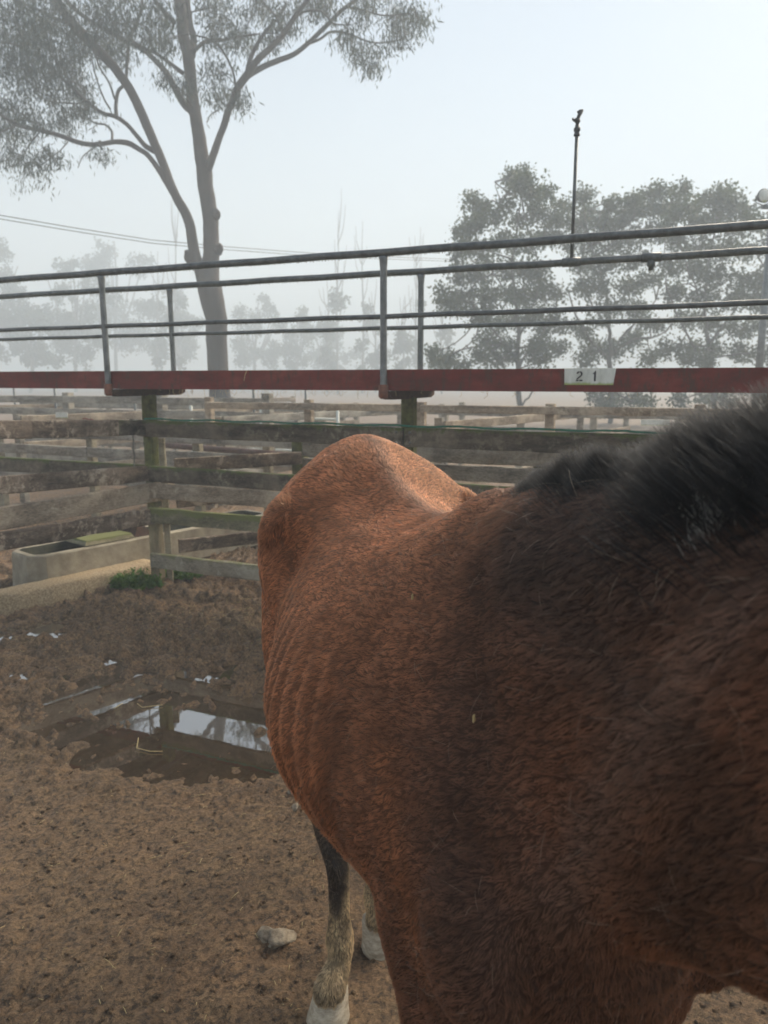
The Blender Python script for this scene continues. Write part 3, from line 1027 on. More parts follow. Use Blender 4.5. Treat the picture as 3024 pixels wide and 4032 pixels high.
# floodlight mast at the right
fp = at(2990, 1440, 15.0)
fl = empty('floodlight_mast', (fp.x, fp.y, 0), 'tall steel mast with round floodlights at the right edge', 'floodlight')
tp = at(3012, 815, 15.0)
k = MB(); k.tube([(fp.x, fp.y, 0), (fp.x, fp.y, tp.z)], [.075, .065], 12); k.build('pole', M['steel'], fl)
k = MB(); k.beam(Vector((fp.x - .22, fp.y, tp.z)), Vector((fp.x + .62, fp.y, tp.z)), .08, .07); k.build('crossarm', M['steel_dark'], fl, smooth=False)
for dx in (-.24 + .04, .38):
    k = MB()
    c = Vector((fp.x + dx, fp.y, tp.z + .20))
    dd = Vector((.22, -1, .05)).normalized()
    k.tube([c - dd * .16, c - dd * .10, c, c + dd * .015], [.05, .09, .135, .135], 20)
    lm = k.build('lamp', M['steel'], fl)
    k = MB(); k.tube([c + dd * .016, c + dd * .022], [.120, .114], 20)
    k.build('lens', M['plate'], lm)
    k = MB(); k.tube([c + Vector((-.15, 0, 0)), c + Vector((-.14, 0, -.12)), c + Vector((0, 0, -.17)), c + Vector((.14, 0, -.12)), c + Vector((.15, 0, 0))], .012, 6)
    k.build('yoke', M['steel_dark'], lm)

# overhead cable
for i, dz in enumerate((0, .10)):
    k = MB()
    pts = [at(px, py, Y) + Vector((0, 0, dz)) for px, py, Y in [(-1500, 560, 17), (-700, 735, 19.5), (0, 862, 22), (300, 912, 23.6), (600, 958, 25), (900, 984, 27), (1150, 1002, 30), (1400, 1016, 33), (2100, 1040, 42), (3000, 1046, 60)]]
    k.tube(pts, .012, 5)
    o = k.build('overhead_cable', M['black_plastic'], origin=tuple(pts[2]))
    tag(o, 'lower thin power cable crossing behind the gum tree' if i == 0 else 'upper thin power cable crossing behind the gum tree', 'cable', 'power cables')

# ------------------------------------------------------------------ trees
def smooth_path(P, n):
    P = np.array(P, float)
    t = np.linspace(0, len(P) - 1, n)
    out = []
    for x in t:
        i = int(min(math.floor(x), len(P) - 2)); f = x - i
        p0 = P[max(i - 1, 0)]; p1 = P[i]; p2 = P[i + 1]; p3 = P[min(i + 2, len(P) - 1)]
        out.append(.5 * ((2 * p1) + (-p0 + p2) * f + (2 * p0 - 5 * p1 + 4 * p2 - p3) * f * f + (-p0 + 3 * p1 - 3 * p2 + p3) * f ** 3))
    return np.array(out)

def leaves_mesh(centers, dirs, L, Wd, bend=0.0):
    """folded leaf quads, vectorised: centers (N,3), dirs (N,3)"""
    n = len(centers)
    d = dirs / (np.linalg.norm(dirs, axis=1)[:, None] + 1e-9)
    r = rng.normal(size=(n, 3)); s = np.cross(d, r); s /= np.linalg.norm(s, axis=1)[:, None] + 1e-9
    L = np.broadcast_to(L, (n,))[:, None]; Wd = np.broadcast_to(Wd, (n,))[:, None]
    a = centers; m_ = centers + d * L * .45
    v = np.stack([a, m_ + s * Wd * .5, centers + d * L, m_ - s * Wd * .5], 1).reshape(-1, 3)
    return v, np.arange(n * 4).reshape(n, 4)

def mesh_from(name, v, f, m, parent, off):
    me = bpy.data.meshes.new(name)
    v = v - np.array(off)
    me.vertices.add(len(v)); me.vertices.foreach_set('co', v.ravel())
    me.loops.add(f.size); me.loops.foreach_set('vertex_index', f.ravel().astype(np.int32))
    me.polygons.add(len(f)); me.polygons.foreach_set('loop_start', np.arange(len(f)) * f.shape[1]); me.polygons.foreach_set('loop_total', np.full(len(f), f.shape[1]))
    me.update(calc_edges=True)
    me.materials.append(m)
    o = bpy.data.objects.new(name, me)
    C.objects.link(o)
    o.parent = parent
    return o

# --- the big gum tree (22 m away)
K = 1.0247
GY0 = 22.0
def gp(x, y, dy=0.0): return at(x * K, y * K, GY0 + dy)
gum_base = at_h(880, 1760, 0)
gum_base = Vector((at(880, 1600, GY0).x, GY0, 0))
gum = empty('gum_tree', tuple(gum_base), 'tall smooth-barked gum tree with forked trunk and hanging foliage at left', 'tree')
px2m = GY0 / 2962 * K
BR = {
 'trunk': [[(852, 1720, 92), (846, 1580, 84), (838, 1420, 78), (826, 1250, 82), (812, 1120, 90), (806, 1050, 74), (808, 970, 58), (806, 850, 56), (796, 760, 57), (787, 660, 56), (776, 600, 50), (757, 480, 44), (740, 380, 42), (728, 280, 42), (716, 180, 42), (701, 90, 40), (684, 0, 38), (672, -80, 36), (660, -200, 30), (640, -330, 22), (650, -450, 12)]],
 'stem': [[(800, 1110, 52), (775, 1050, 46), (750, 975, 42), (724, 865, 37), (690, 780, 34), (650, 690, 31), (605, 580, 32), (556, 470, 33), (500, 345, 32), (438, 260, 32), (370, 190, 35), (300, 110, 36), (240, 40, 34), (200, -20, 32), (130, -120, 26), (90, -230, 18), (60, -330, 10)]],
 'limb': [
  [(684, 770, 26), (640, 700, 21), (600, 640, 19), (565, 595, 18), (530, 572, 18), (488, 550, 20), (440, 545, 18), (370, 556, 17), (300, 548, 17), (230, 520, 16), (150, 500, 15), (70, 482, 13), (0, 440, 11), (-80, 400, 8)],
  [(604, 585, 22), (560, 560, 18), (525, 520, 16), (488, 478, 15), (440, 447, 15), (390, 432, 13), (330, 385, 12), (260, 320, 11), (190, 255, 10), (130, 210, 9), (60, 172, 8), (-10, 160, 6)],
  [(447, 450, 14), (446, 400, 13), (455, 350, 13), (482, 315, 12), (488, 240, 12), (498, 150, 12), (528, 80, 11), (546, 20, 10), (540, -60, 8), (520, -150, 5)],
  [(752, 470, 20), (738, 428, 28), (700, 385, 26), (652, 300, 22), (604, 240, 20), (560, 200, 18), (490, 160, 20), (400, 112, 18), (330, 70, 16), (250, 0, 14), (190, -70, 10)],
  [(786, 690, 20), (803, 638, 28), (822, 590, 26), (845, 525, 24), (870, 450, 24), (895, 385, 24), (915, 335, 26), (950, 285, 26), (985, 235, 22), (1040, 182, 20), (1080, 140, 18), (1112, 98, 17), (1150, 40, 15), (1200, -25, 12), (1240, -120, 8)],
  [(945, 295, 24), (1010, 257, 20), (1070, 232, 19), (1130, 208, 17), (1190, 160, 16), (1255, 98, 16), (1310, 42, 14), (1375, -5, 12), (1450, -60, 8)],
  [(1180, 170, 10), (1230, 150, 9), (1272, 122, 9), (1340, 130, 8), (1400, 155, 7), (1460, 165, 6), (1560, 150, 4)],
  [(948, 290, 18), (965, 220, 16), (1000, 150, 14), (1040, 100, 13), (1075, 60, 10), (1100, 10, 8)],
  [(905, 330, 9), (892, 270, 8), (850, 190, 8), (800, 150, 7), (765, 140, 5)],
  [(735, 215, 28), (745, 150, 24), (728, 80, 22), (722, 0, 20), (720, -80, 15), (740, -200, 8)],
  [(705, 280, 16), (650, 240, 13), (600, 205, 11), (550, 180, 9), (500, 150, 6)],
  [(670, 85, 18), (630, 45, 15), (590, -10, 12), (560, -80, 8)],
  [(1085, 130, 12), (1065, 70, 10), (1020, 20, 8), (980, -30, 6)],
  [(1140, 60, 9), (1185, 40, 8), (1240, 45, 7), (1280, 90, 6), (1350, 95, 4)],
  [(1330, 25, 8), (1400, 40, 7), (1480, 60, 6), (1580, 50, 4)],
  [(740, 200, 14), (790, 160, 14), (850, 155, 12), (920, 140, 9), (1000, 130, 5)],
  [(430, 540, 9), (428, 505, 9), (405, 480, 8), (375, 475, 7), (350, 465, 5), (300, 440, 4)],
  [(330, 385, 7), (300, 398, 6), (250, 395, 6), (190, 390, 5), (130, 350, 4)],
  [(300, 100, 14), (230, 80, 11), (150, 40, 10), (60, 0, 8), (0, -20, 6)],
  [(300, 165, 10), (230, 110, 9), (160, 70, 8), (80, 20, 7), (20, -30, 5)],
  [(425, 420, 7), (400, 380, 6), (370, 300, 5), (350, 220, 4)],
  [(440, 380, 8), (420, 320, 7), (380, 250, 6), (360, 180, 4)],
  [(470, 130, 8), (430, 80, 7), (400, 40, 6), (370, -10, 5)],
  [(715, 365, 6), (690, 340, 5), (665, 320, 4), (640, 300, 3)],
  [(795, 470, 5), (810, 440, 4), (840, 425, 3)],
  [(365, 565, 4), (320, 600, 4), (300, 645, 3)],
  [(150, 510, 6), (110, 560, 5), (90, 610, 4), (120, 660, 3)],
  [(60, 485, 6), (20, 500, 5), (-30, 520, 4)],
  [(260, 545, 5), (230, 580, 4), (200, 600, 3)],
 ]}
nodes = []
for kind, lst in BR.items():
    for bi, pl in enumerate(lst):
        dep = 0.0 if kind != 'limb' else random.uniform(-1.6, 1.6)
        n = len(pl)
        pp = []
        for i, (x, y, wd) in enumerate(pl):
            f = (i / (n - 1)) ** .8
            q = gp(x, y, dep * f + (0 if i == 0 else 0))
            pp.append((*q, wd * px2m / 2))
        pp = smooth_path(pp, n * 4)
        rad = np.maximum(pp[:, 3], .012)
        P = pp[:, :3] + (fbm(pp[:, :3] * 1.3 + bi, 2, bi) * rad * .5)[:, None] * np.array([1, .3, .4])
        k = MB()
        if kind == 'trunk':
            P[0][2] = -.2
            rad = rad * (1 + .06 * fbm(P * 1.2, 3, 3))
        k.tube(P, rad, 16 if kind != 'limb' else 8, jit=.03)
        if kind == 'trunk':
            for (x, y, r) in [(838, 825, 20), (846, 962, 22), (805, 855, 12)]:
                q = gp(x, y); k.blob((q.x - .03, q.y - .1, q.z), (r * px2m * .85, r * px2m * .8, r * px2m * .95), int(x), .3)
        if kind == 'stem':
            q = gp(728, 985); k.blob((q.x, q.y, q.z), (21 * px2m, 21 * px2m, 24 * px2m), 5, .3)
        k.build({'trunk': 'trunk', 'stem': 'trunk', 'limb': 'limb'}[kind], M['bark'] if kind != 'limb' or pl[0][2] > 15 else M['bark_dark'], gum)
        if kind != 'trunk' or True:
            for a in P[len(P) // 3:]:
                nodes.append(a)
nodes = np.array(nodes)
GB = [(60, 60, 140, 90), (170, 150, 150, 90), (60, 260, 90, 100), (170, 320, 120, 85), (60, 420, 90, 60), (280, 270, 80, 70), (300, 430, 100, 42), (30, 590, 50, 50), (120, 640, 55, 55), (190, 590, 60, 28), (320, 350, 70, 55), (230, 50, 100, 60), (400, 50, 100, 60), (390, 150, 80, 50), (480, 70, 80, 60), (450, 215, 50, 50), (600, 50, 70, 60), (560, 140, 55, 45), (640, 300, 42, 32), (640, 150, 50, 55), (850, 50, 100, 55), (830, 130, 75, 50), (930, 150, 60, 45), (820, 270, 55, 45), (840, 370, 50, 42), (920, 380, 36, 36), (1000, 40, 90, 50), (1050, 150, 50, 40), (1110, 70, 70, 50), (1180, 20, 80, 35), (1400, 30, 110, 45), (1520, 60, 100, 55), (1330, 130, 55, 35), (1390, 210, 75, 42), (1530, 150, 60, 40), (1610, 70, 50, 50), (1440, 255, 30, 22), (130, 460, 60, 40), (240, 480, 50, 30), (60, 500, 60, 40), (390, 590, 36, 16), (1240, 30, 50, 30), (720, 330, 30, 24), (300, 190, 70, 50), (90, 180, 80, 60), (60, -100, 140, 80), (250, -110, 140, 80), (430, -120, 120, 80), (620, -120, 120, 90), (820, -110, 130, 80), (1000, -110, 110, 70), (1200, -100, 110, 60), (1400, -80, 110, 50), (350, -260, 200, 80), (640, -280, 180, 90), (900, -240, 150, 70), (-110, 60, 110, 120), (-110, 280, 90, 110), (-90, 470, 80, 70), (640, -400, 160, 60)]
tw = MB()
cen, dr, LL = [], [], []
for bi, (x, y, rx, ry) in enumerate(GB):
    dep = random.uniform(-1.5, 1.5)
    c = np.array(gp(x, y, dep))
    j = np.argmin(np.linalg.norm((nodes - c) * np.array([1, .6, 1.3]), axis=1))
    st = nodes[j]
    mid = (st + c) / 2 + rng.normal(size=3) * .12 + np.array([0, 0, .12])
    tw.tube(smooth_path([st, mid, c], 7), np.linspace(.022, .008, 7), 4)
    ncl = int(7 + rx * ry / 190 * (1.0 if y > -60 else .5))
    for q in range(ncl):
        o_ = rng.normal(size=3) * .48
        cc = c + o_ * np.array([rx * px2m, min(1.2, rx * px2m), ry * px2m])
        s0 = st * .35 + c * .65 if q % 3 else mid
        m2 = (s0 + cc) / 2 + rng.normal(size=3) * .08 + np.array([0, 0, .10])
        if q % 2 == 0:
            tw.tube([s0, m2, cc], [.007, .006, .004], 3, cap=False)
        nl = rng.integers(16, 34)
        rr = rng.normal(size=(nl, 3)) * np.array([.15, .15, .12])
        cen.append(cc + rr)
        dd = rng.normal(size=(nl, 3)) * .42; dd[:, 2] -= 1.0
        dr.append(dd)
        LL.append(rng.uniform(.09, .22, nl))
cen = np.concatenate(cen); dr = np.concatenate(dr); LL = np.concatenate(LL)
v, f = leaves_mesh(cen, dr, LL, LL * .17)
mesh_from('crown', v, f, M['leaf_gum'], gum, gum_base)
tw.build('twigs', M['bark_dark'], gum)
tag(gum.children[-1], kind='stuff')

# --- broad-leaved trees at the right (about 30 m away)
def bushy(label, Y, trunk, limbs, blobs, lm, leafL=.13, dens=1.0, group=None, wood='bark_dark', name='broadleaf_tree', dsp=1.6, tr_=0.0):
    s = Y / 2962
    b0 = at(trunk[0][0], 1700, Y)
    root = empty(name, (b0.x, Y, 0), label, 'tree', group)
    nodes = []
    for gi, grp in enumerate([[trunk], limbs]):
        k = MB()
        for pl in grp:
            dep = random.uniform(-dsp, dsp) if gi else 0
            pts = []
            for i, (x, y, wd) in enumerate(pl):
                q = at(x, y, Y + dep * i / max(1, len(pl) - 1)); pts.append((*q, wd * s / 2))
            pts = smooth_path(pts, len(pl) * 3)
            if gi == 0: pts[0][2] = -.2
            P = pts[:, :3] + rng.normal(size=(len(pts), 3)) * .02
            k.tube(P, np.maximum(pts[:, 3], .012), 7, jit=.05)
            nodes += list(P[len(P) // 4:])
        if grp:
            k.build('trunk' if gi == 0 else 'limbs', M[wood], root)
    nodes = np.array(nodes)
    cen, dr, LL = [], [], []
    k = MB()
    for (x, y, rx, ry) in blobs:
        c = np.array(at(x, y, Y + random.uniform(-dsp, dsp)))
        j = np.argmin(np.linalg.norm(nodes - c, axis=1)); st = nodes[j]
        mid = (st + c) / 2 + rng.normal(size=3) * .15
        k.tube(smooth_path([st, mid, c], 6), np.linspace(.035, .015, 6), 4)
        ncl = int((5 + rx * ry / 300) * dens)
        for q in range(ncl):
            dv = rng.normal(size=3); dv /= np.linalg.norm(dv); dv *= rng.random() ** .45
            cc = c + dv * np.array([rx * s, max(.5, rx * s), ry * s]) * .92
            if q % 3 == 0:
                k.tube([mid * .3 + c * .7, (c + cc) / 2 + rng.normal(size=3) * .05, cc], [.012, .009, .005], 3, cap=False)
            nl = rng.integers(22, 44)
            rr = rng.normal(size=(nl, 3)) * .135 * max(1.0, Y / 45)
            cen.append(cc + rr); dr.append(rng.normal(size=(nl, 3)) + np.array([0, 0, -.3]))
            LL.append(rng.uniform(.7, 1.3, nl) * leafL)
    cen = np.concatenate(cen); dr = np.concatenate(dr); LL = np.concatenate(LL)
    v, f = leaves_mesh(cen, dr, LL, LL * .62)
    mesh_from('crown', v, f, M[lm], root, b0 * 0 + Vector((b0.x, Y, 0)))
    o = k.build('twigs', M[wood], root); tag(o, kind='stuff')
    return root
# crop coordinates -> photo: x = 1500 + cx*.9186, y = 400 + cy*.9186
def q(lst):
    if isinstance(lst[0], list): return [q(x) for x in lst]
    return [tuple([1500 + a[0] * .9186, 400 + a[1] * .9186] + [z * .9186 for z in a[2:]]) for a in lst]
G1 = 'broadleaf trees beyond the pens at right'
bushy('broad-leaved tree with the tallest knobbly top, left of the sprinkler riser', 27,
      q([(600, 1400, 24), (597, 1300, 24), (590, 1190, 23), (585, 1090, 22), (590, 980, 18), (580, 860, 14), (560, 700, 9), (590, 520, 6), (600, 380, 4)]),
      q([[(592, 1140, 13), (640, 1060, 11), (700, 980, 9), (740, 900, 6)], [(590, 1110, 12), (540, 1050, 10), (470, 960, 8), (400, 880, 6), (330, 840, 4)], [(588, 1010, 11), (640, 900, 9), (680, 760, 7), (650, 600, 5), (610, 470, 4)], [(580, 880, 9), (510, 780, 7), (440, 660, 6), (390, 500, 4)], [(520, 470, 6), (512, 430, 5), (495, 380, 4), (492, 345, 3)], [(515, 430, 4), (540, 400, 3), (545, 385, 3)], [(598, 1310, 9), (630, 1270, 8), (660, 1230, 6)]]),
      q([(600, 310, 55, 30), (620, 350, 60, 35), (575, 370, 40, 25), (700, 380, 40, 30), (650, 410, 55, 35), (560, 330, 30, 25), (385, 430, 50, 35), (440, 450, 45, 35), (480, 500, 60, 40), (400, 520, 60, 50), (350, 560, 45, 40), (540, 440, 35, 25), (690, 470, 60, 40), (620, 500, 70, 30), (340, 640, 50, 50), (420, 630, 70, 50), (520, 600, 70, 50), (620, 610, 80, 50), (720, 560, 60, 50), (330, 740, 50, 50), (420, 740, 80, 50), (540, 720, 80, 50), (660, 720, 80, 55), (280, 820, 45, 30), (360, 840, 80, 45), (470, 840, 80, 55), (600, 830, 90, 60), (720, 820, 70, 60), (300, 880, 60, 30), (420, 920, 70, 40), (540, 940, 80, 50), (660, 930, 80, 50), (740, 960, 60, 50), (460, 1020, 70, 50), (560, 1060, 70, 40), (680, 1050, 80, 50), (760, 1060, 50, 40), (430, 1090, 50, 35), (500, 1110, 50, 30), (230, 1080, 30, 25), (250, 1110, 50, 28), (330, 1130, 45, 22), (290, 1100, 35, 18), (680, 1110, 60, 25)]),
      'leaf_bush', group=G1, dens=1.3)
bushy('broad-leaved tree with spreading limbs, middle of the clump at right', 29,
      q([(980, 1420, 22), (985, 1300, 22), (980, 1160, 22), (985, 1050, 18), (975, 950, 14), (960, 800, 9), (900, 620, 6)]),
      q([[(985, 1120, 14), (930, 1060, 12), (880, 1000, 10), (830, 900, 8), (800, 800, 5)], [(985, 1090, 12), (1040, 1000, 10), (1100, 940, 8), (1180, 850, 6)], [(980, 980, 9), (900, 860, 8), (860, 760, 6), (820, 620, 5), (860, 480, 3)], [(985, 1080, 10), (1080, 1020, 9), (1200, 1000, 7), (1290, 900, 5)]]),
      q([(860, 410, 50, 30), (800, 440, 50, 35), (880, 460, 40, 35), (780, 500, 50, 40), (860, 520, 60, 40), (940, 500, 40, 30), (990, 440, 35, 25), (960, 540, 60, 40), (1040, 500, 50, 40), (1080, 420, 50, 35), (1150, 400, 50, 30), (1190, 390, 35, 25), (1100, 470, 60, 45), (1180, 460, 60, 40), (1230, 450, 40, 35), (820, 600, 60, 50), (920, 620, 70, 45), (1020, 600, 70, 50), (1130, 560, 80, 50), (1220, 540, 60, 45), (850, 700, 60, 40), (960, 700, 70, 45), (1080, 680, 80, 50), (860, 790, 50, 40), (940, 800, 70, 50), (1060, 790, 80, 50), (1150, 760, 50, 40), (860, 980, 60, 40), (960, 900, 80, 55), (1080, 890, 70, 50), (900, 1060, 60, 40), (880, 1110, 50, 25), (990, 1060, 70, 45), (1080, 1020, 60, 45), (1150, 960, 60, 45), (1160, 1090, 60, 35), (930, 1270, 35, 22), (1010, 1280, 60, 30), (1090, 1270, 60, 28), (1140, 1290, 40, 25), (960, 1310, 50, 20)]),
      'leaf_bush', group=G1, dens=1.3)
bushy('broad-leaved tree reaching behind the floodlight mast at the right edge', 28,
      q([(1420, 1420, 22), (1425, 1300, 22), (1420, 1160, 20), (1400, 1020, 18), (1390, 900, 14), (1400, 740, 9), (1440, 520, 6)]),
      q([[(1420, 1150, 12), (1350, 1060, 10), (1290, 960, 8), (1240, 840, 6)], [(1405, 1040, 12), (1480, 940, 10), (1560, 830, 8), (1640, 700, 5)], [(1395, 900, 9), (1330, 760, 7), (1280, 600, 6), (1250, 430, 4), (1280, 390, 3)], [(1240, 450, 5), (1250, 410, 4), (1280, 380, 3)]]),
      q([(1290, 365, 32, 20), (1285, 400, 30, 15), (1260, 480, 35, 35), (1300, 470, 50, 40), (1350, 450, 40, 35), (1340, 520, 60, 45), (1440, 400, 50, 30), (1480, 390, 40, 25), (1430, 440, 50, 40), (1510, 440, 50, 40), (1560, 470, 50, 35), (1420, 520, 70, 50), (1520, 530, 70, 50), (1600, 520, 50, 40), (1680, 540, 60, 50), (1270, 600, 60, 40), (1360, 620, 70, 45), (1470, 640, 80, 50), (1580, 640, 80, 50), (1690, 640, 70, 50), (1240, 700, 50, 50), (1340, 720, 70, 50), (1450, 750, 80, 50), (1570, 760, 80, 50), (1680, 760, 80, 50), (1260, 820, 60, 45), (1380, 840, 70, 50), (1500, 860, 80, 50), (1620, 870, 70, 50), (1310, 930, 60, 40), (1430, 950, 70, 45), (1560, 970, 70, 45), (1680, 960, 70, 50), (1250, 1060, 50, 40), (1330, 1060, 50, 35), (1430, 1060, 70, 40), (1540, 1070, 60, 40), (1400, 1110, 60, 25), (1660, 1080, 60, 40), (1290, 1280, 50, 22), (1380, 1270, 60, 28), (1480, 1280, 50, 25), (1330, 1100, 50, 20), (1620, 1240, 70, 40), (1780, 700, 100, 120), (1800, 950, 100, 120)]),
      'leaf_bush', group=G1, dens=1.3)

# low greenery at the foot of the right trees
k_l = []
# --- trees fading in the fog
def fog_tree(label, px, ytop, Y, wpx, kind, seed, ybot=1480):
    Y = Y * 2.0
    random.seed(seed)
    cx_ = px
    blobs = []
    limbs = []
    H = 1520 - ytop
    if kind == 'full':
        for i in range(16):
            a = random.random() * 6.28; r = random.random() ** .5
            blobs.append((cx_ + math.cos(a) * r * wpx * .5, ytop + H * .40 + math.sin(a) * r * H * .40, wpx * .17, H * .09))
        for i in range(5):
            dx = random.uniform(-.4, .4) * wpx
            limbs.append([(cx_, ytop + H * .7, 9), (cx_ + dx * .5, ytop + H * .5, 7), (cx_ + dx, ytop + H * .2, 4)])
        trunk = [(cx_, 1560, 15), (cx_ + random.uniform(-10, 10), ytop + H * .7, 13), (cx_, ytop + H * .4, 9), (cx_ + random.uniform(-20, 20), ytop + 20, 4)]
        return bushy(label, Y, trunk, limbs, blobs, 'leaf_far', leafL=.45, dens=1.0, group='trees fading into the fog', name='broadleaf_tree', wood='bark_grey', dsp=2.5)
    for i in range(9):
        h0 = random.uniform(.2, .85)
        y0 = ytop + H * (1 - h0)
        dx = random.choice((-1, 1)) * random.uniform(.10, .5) * wpx
        L = random.uniform(.12, .30) * H
        limbs.append([(cx_, y0, 4.5), (cx_ + dx * .6, y0 - L * .45, 3.2), (cx_ + dx * .8, y0 - L, 1.8)])
    for i in range(10 if kind == 'thin' else 3):
        blobs.append((cx_ + random.uniform(-.35, .35) * wpx, ytop + H * random.uniform(.38, .95), wpx * .16, H * .05))
    trunk = [(cx_, 1560, 9), (cx_ + random.uniform(-8, 8), ytop + H * .6, 7.5), (cx_ + random.uniform(-8, 8), ytop + H * .3, 5), (cx_ + random.uniform(-6, 6), ytop, 2)]
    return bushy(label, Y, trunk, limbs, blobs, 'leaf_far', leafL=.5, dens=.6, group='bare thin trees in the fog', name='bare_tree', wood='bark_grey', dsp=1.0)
FT = [
 ('hazy dense tree cut by the left edge behind the walkway', -40, 930, 50, 330, 'full'),
 ('hazy tree with rounded dark crown behind the left walkway post', 300, 1000, 50, 280, 'full'),
 ('hazy tree with a tall wispy top between the two left rail posts', 460, 930, 58, 300, 'full'),
 ('hazy low tree just left of the gum trunk', 700, 1130, 56, 240, 'full'),
 ('hazy low tree just right of the gum trunk', 1010, 1170, 56, 220, 'full'),
 ('small hazy tree halfway between gum trunk and middle rail post', 1170, 1230, 54, 110, 'full'),
 ('faint low tree beside the bare poles left of the middle rail post', 1300, 1290, 60, 200, 'full'),
 ('hazy tree seen between the walkway rails at the left edge', 120, 1180, 46, 260, 'full'),
 ('tall bare thin tree left of the gum trunk, forked near its top', 690, 850, 48, 90, 'bare'),
 ('thin leafy pole tree near the left gum stem', 620, 990, 50, 80, 'thin'),
 ('tallest bare thin tree, left of the middle rail post', 1330, 830, 46, 90, 'bare'),
 ('bare thin tree right next to the middle rail post', 1425, 870, 46, 80, 'bare'),
 ('wispy leafy pole tree behind the middle rail post', 1290, 1090, 48, 90, 'thin'),
 ('wispy leafy pole tree overlapping the middle rail post', 1480, 1100, 48, 100, 'thin'),
 ('bare thin tree between middle rail post and broad tree', 1640, 930, 48, 80, 'bare'),
 ('wispy pole tree at the left skirt of the broad tree', 1740, 1150, 44, 90, 'thin'),
 ('wispy pole tree in line with the far rail post', 1590, 1160, 44, 80, 'thin'),
]
for i, (lb, px, yt, Y, wp, kd) in enumerate(FT):
    fog_tree(lb, px, yt, Y, wp, kd, 100 + i)
random.seed(11)

# ------------------------------------------------------------------ horse, standing head-on past the camera's right shoulder
HW = Vector((.215, 1.0, 0))               # ground point under the withers
HF = Vector((.2425, -.970, 0)).normalized()
hang = math.atan2(HF.y, HF.x)
HM = Matrix.Translation(HW) @ Matrix.Rotation(hang, 4, 'Z')
HMI = HM.inverted()
def loc(v): return HMI @ Vector(v)        # world -> horse (x forward, y left, z up)
def hp(px, py, h): return loc(at_h(px, py, h))

def interp(tab, x):
    tab = np.array(tab, float)
    return np.array([np.interp(x, tab[:, 0], tab[:, c]) for c in range(1, tab.shape[1])]).T

parts = []
def loft(rings):
    """rings: list of (n,3) arrays, closed at both ends"""
    n = len(rings[0]); vs = np.concatenate(rings); fs = []
    for k in range(len(rings) - 1):
        for j in range(n):
            a0, a1 = k * n + j, k * n + (j + 1) % n
            fs.append((a0, a1, a1 + n, a0 + n))
    fs.append(tuple(reversed(range(n)))); e = (len(rings) - 1) * n
    fs.append(tuple(range(e, e + n)))
    parts.append((vs, fs))

# trunk stations: a, top, bottom, widest height, half width, upper exponent, lower exponent
TS = [(-1.56, 1.27, 1.08, 1.18, .05, 2, 2), (-1.50, 1.36, .98, 1.16, .13, 1.8, 2), (-1.40, 1.45, .90, 1.14, .21, 1.6, 2), (-1.28, 1.51, .84, 1.16, .26, 1.45, 2),
      (-1.126, 1.550, .82, 1.22, .310, 1.62, 2), (-1.00, 1.538, .86, 1.28, .318, 1.60, 2.0), (-.92, 1.512, .86, 1.26, .300, 1.56, 2.0), (-.82, 1.470, .83, 1.16, .278, 1.55, 2),
      (-.70, 1.448, .79, 1.10, .300, 1.55, 2), (-.55, 1.434, .765, 1.06, .340, 1.60, 2), (-.40, 1.442, .76, 1.05, .345, 1.55, 2.0), (-.28, 1.492, .76, 1.06, .310, 1.40, 2.0),
      (-.18, 1.530, .775, 1.06, .275, 1.36, 2.0), (-.05, 1.553, .80, 1.05, .240, 1.34, 2), (.08, 1.562, .82, 1.05, .205, 1.3, 2), (.17, 1.54, .87, 1.06, .175, 1.4, 2), (.25, 1.44, .94, 1.10, .14, 1.7, 2), (.30, 1.25, 1.02, 1.12, .07, 2, 2)]
rings = []
for a in np.linspace(-1.56, .30, 64):
    zt, zb, zm, wd, pu, pl = interp(TS, a)
    r = []
    for j in range(48):
        th = 2 * math.pi * j / 48
        c, s = math.cos(th), math.sin(th)
        p = pu if s > 0 else pl
        e = 2 / p
        y = abs(c) ** e * math.copysign(1, c) * wd
        z = zm + (abs(s) ** e) * ((zt - zm) if s > 0 else -(zm - zb))
        r.append((a, y, z))
    rings.append(np.array(r))
loft(rings)

def ell(c, r, rot=(0, 0, 0)):
    k = MB(); k.blob((0, 0, 0), r, 0, 0, 24, 16)
    v = k.v[0]
    from mathutils import Euler
    Rm = np.array(Euler(rot).to_matrix())
    parts.append((v @ Rm.T + np.array(c), k.f))

def chain(pts, ns=20, sub=5):
    """pts: (x,y,z, r_side, r_fore)"""
    P = smooth_path(pts, len(pts) * sub)
    T = np.gradient(P[:, :3], axis=0); T /= np.linalg.norm(T, axis=1)[:, None]
    rings = []
    for k in range(len(P)):
        t_ = T[k]
        side = np.array([0, 1.0, 0]); side -= t_ * np.dot(side, t_); side /= np.linalg.norm(side)
        fore = np.cross(side, t_)
        th = np.arange(ns) / ns * 2 * math.pi
        rings.append(P[k, :3] + np.outer(np.cos(th) * P[k, 3], side) + np.outer(np.sin(th) * P[k, 4], fore))
    loft(rings)

for sg in (-1, 1):
    ell((-.965, sg * .270, 1.340), (.080, .034, .080), (sg * .5, 0, 0))          # hip bone
    ell((-1.20, sg * .165, 1.10), (.20, .105, .27), (0, .15, 0))                  # thigh
    ell((-1.38, sg * .12, 1.12), (.13, .09, .26))
    ell((.04, sg * .128, 1.03), (.17, .080, .27), (0, -.20, 0))                  # shoulder blade and triceps
    ell((.16, sg * .145, 1.03), (.11, .066, .12))                               # point of shoulder
    ell((-.03, sg * .150, .95), (.15, .070, .19))                               # triceps
ell((.16, 0, 1.02), (.12, .15, .17))                                             # breast
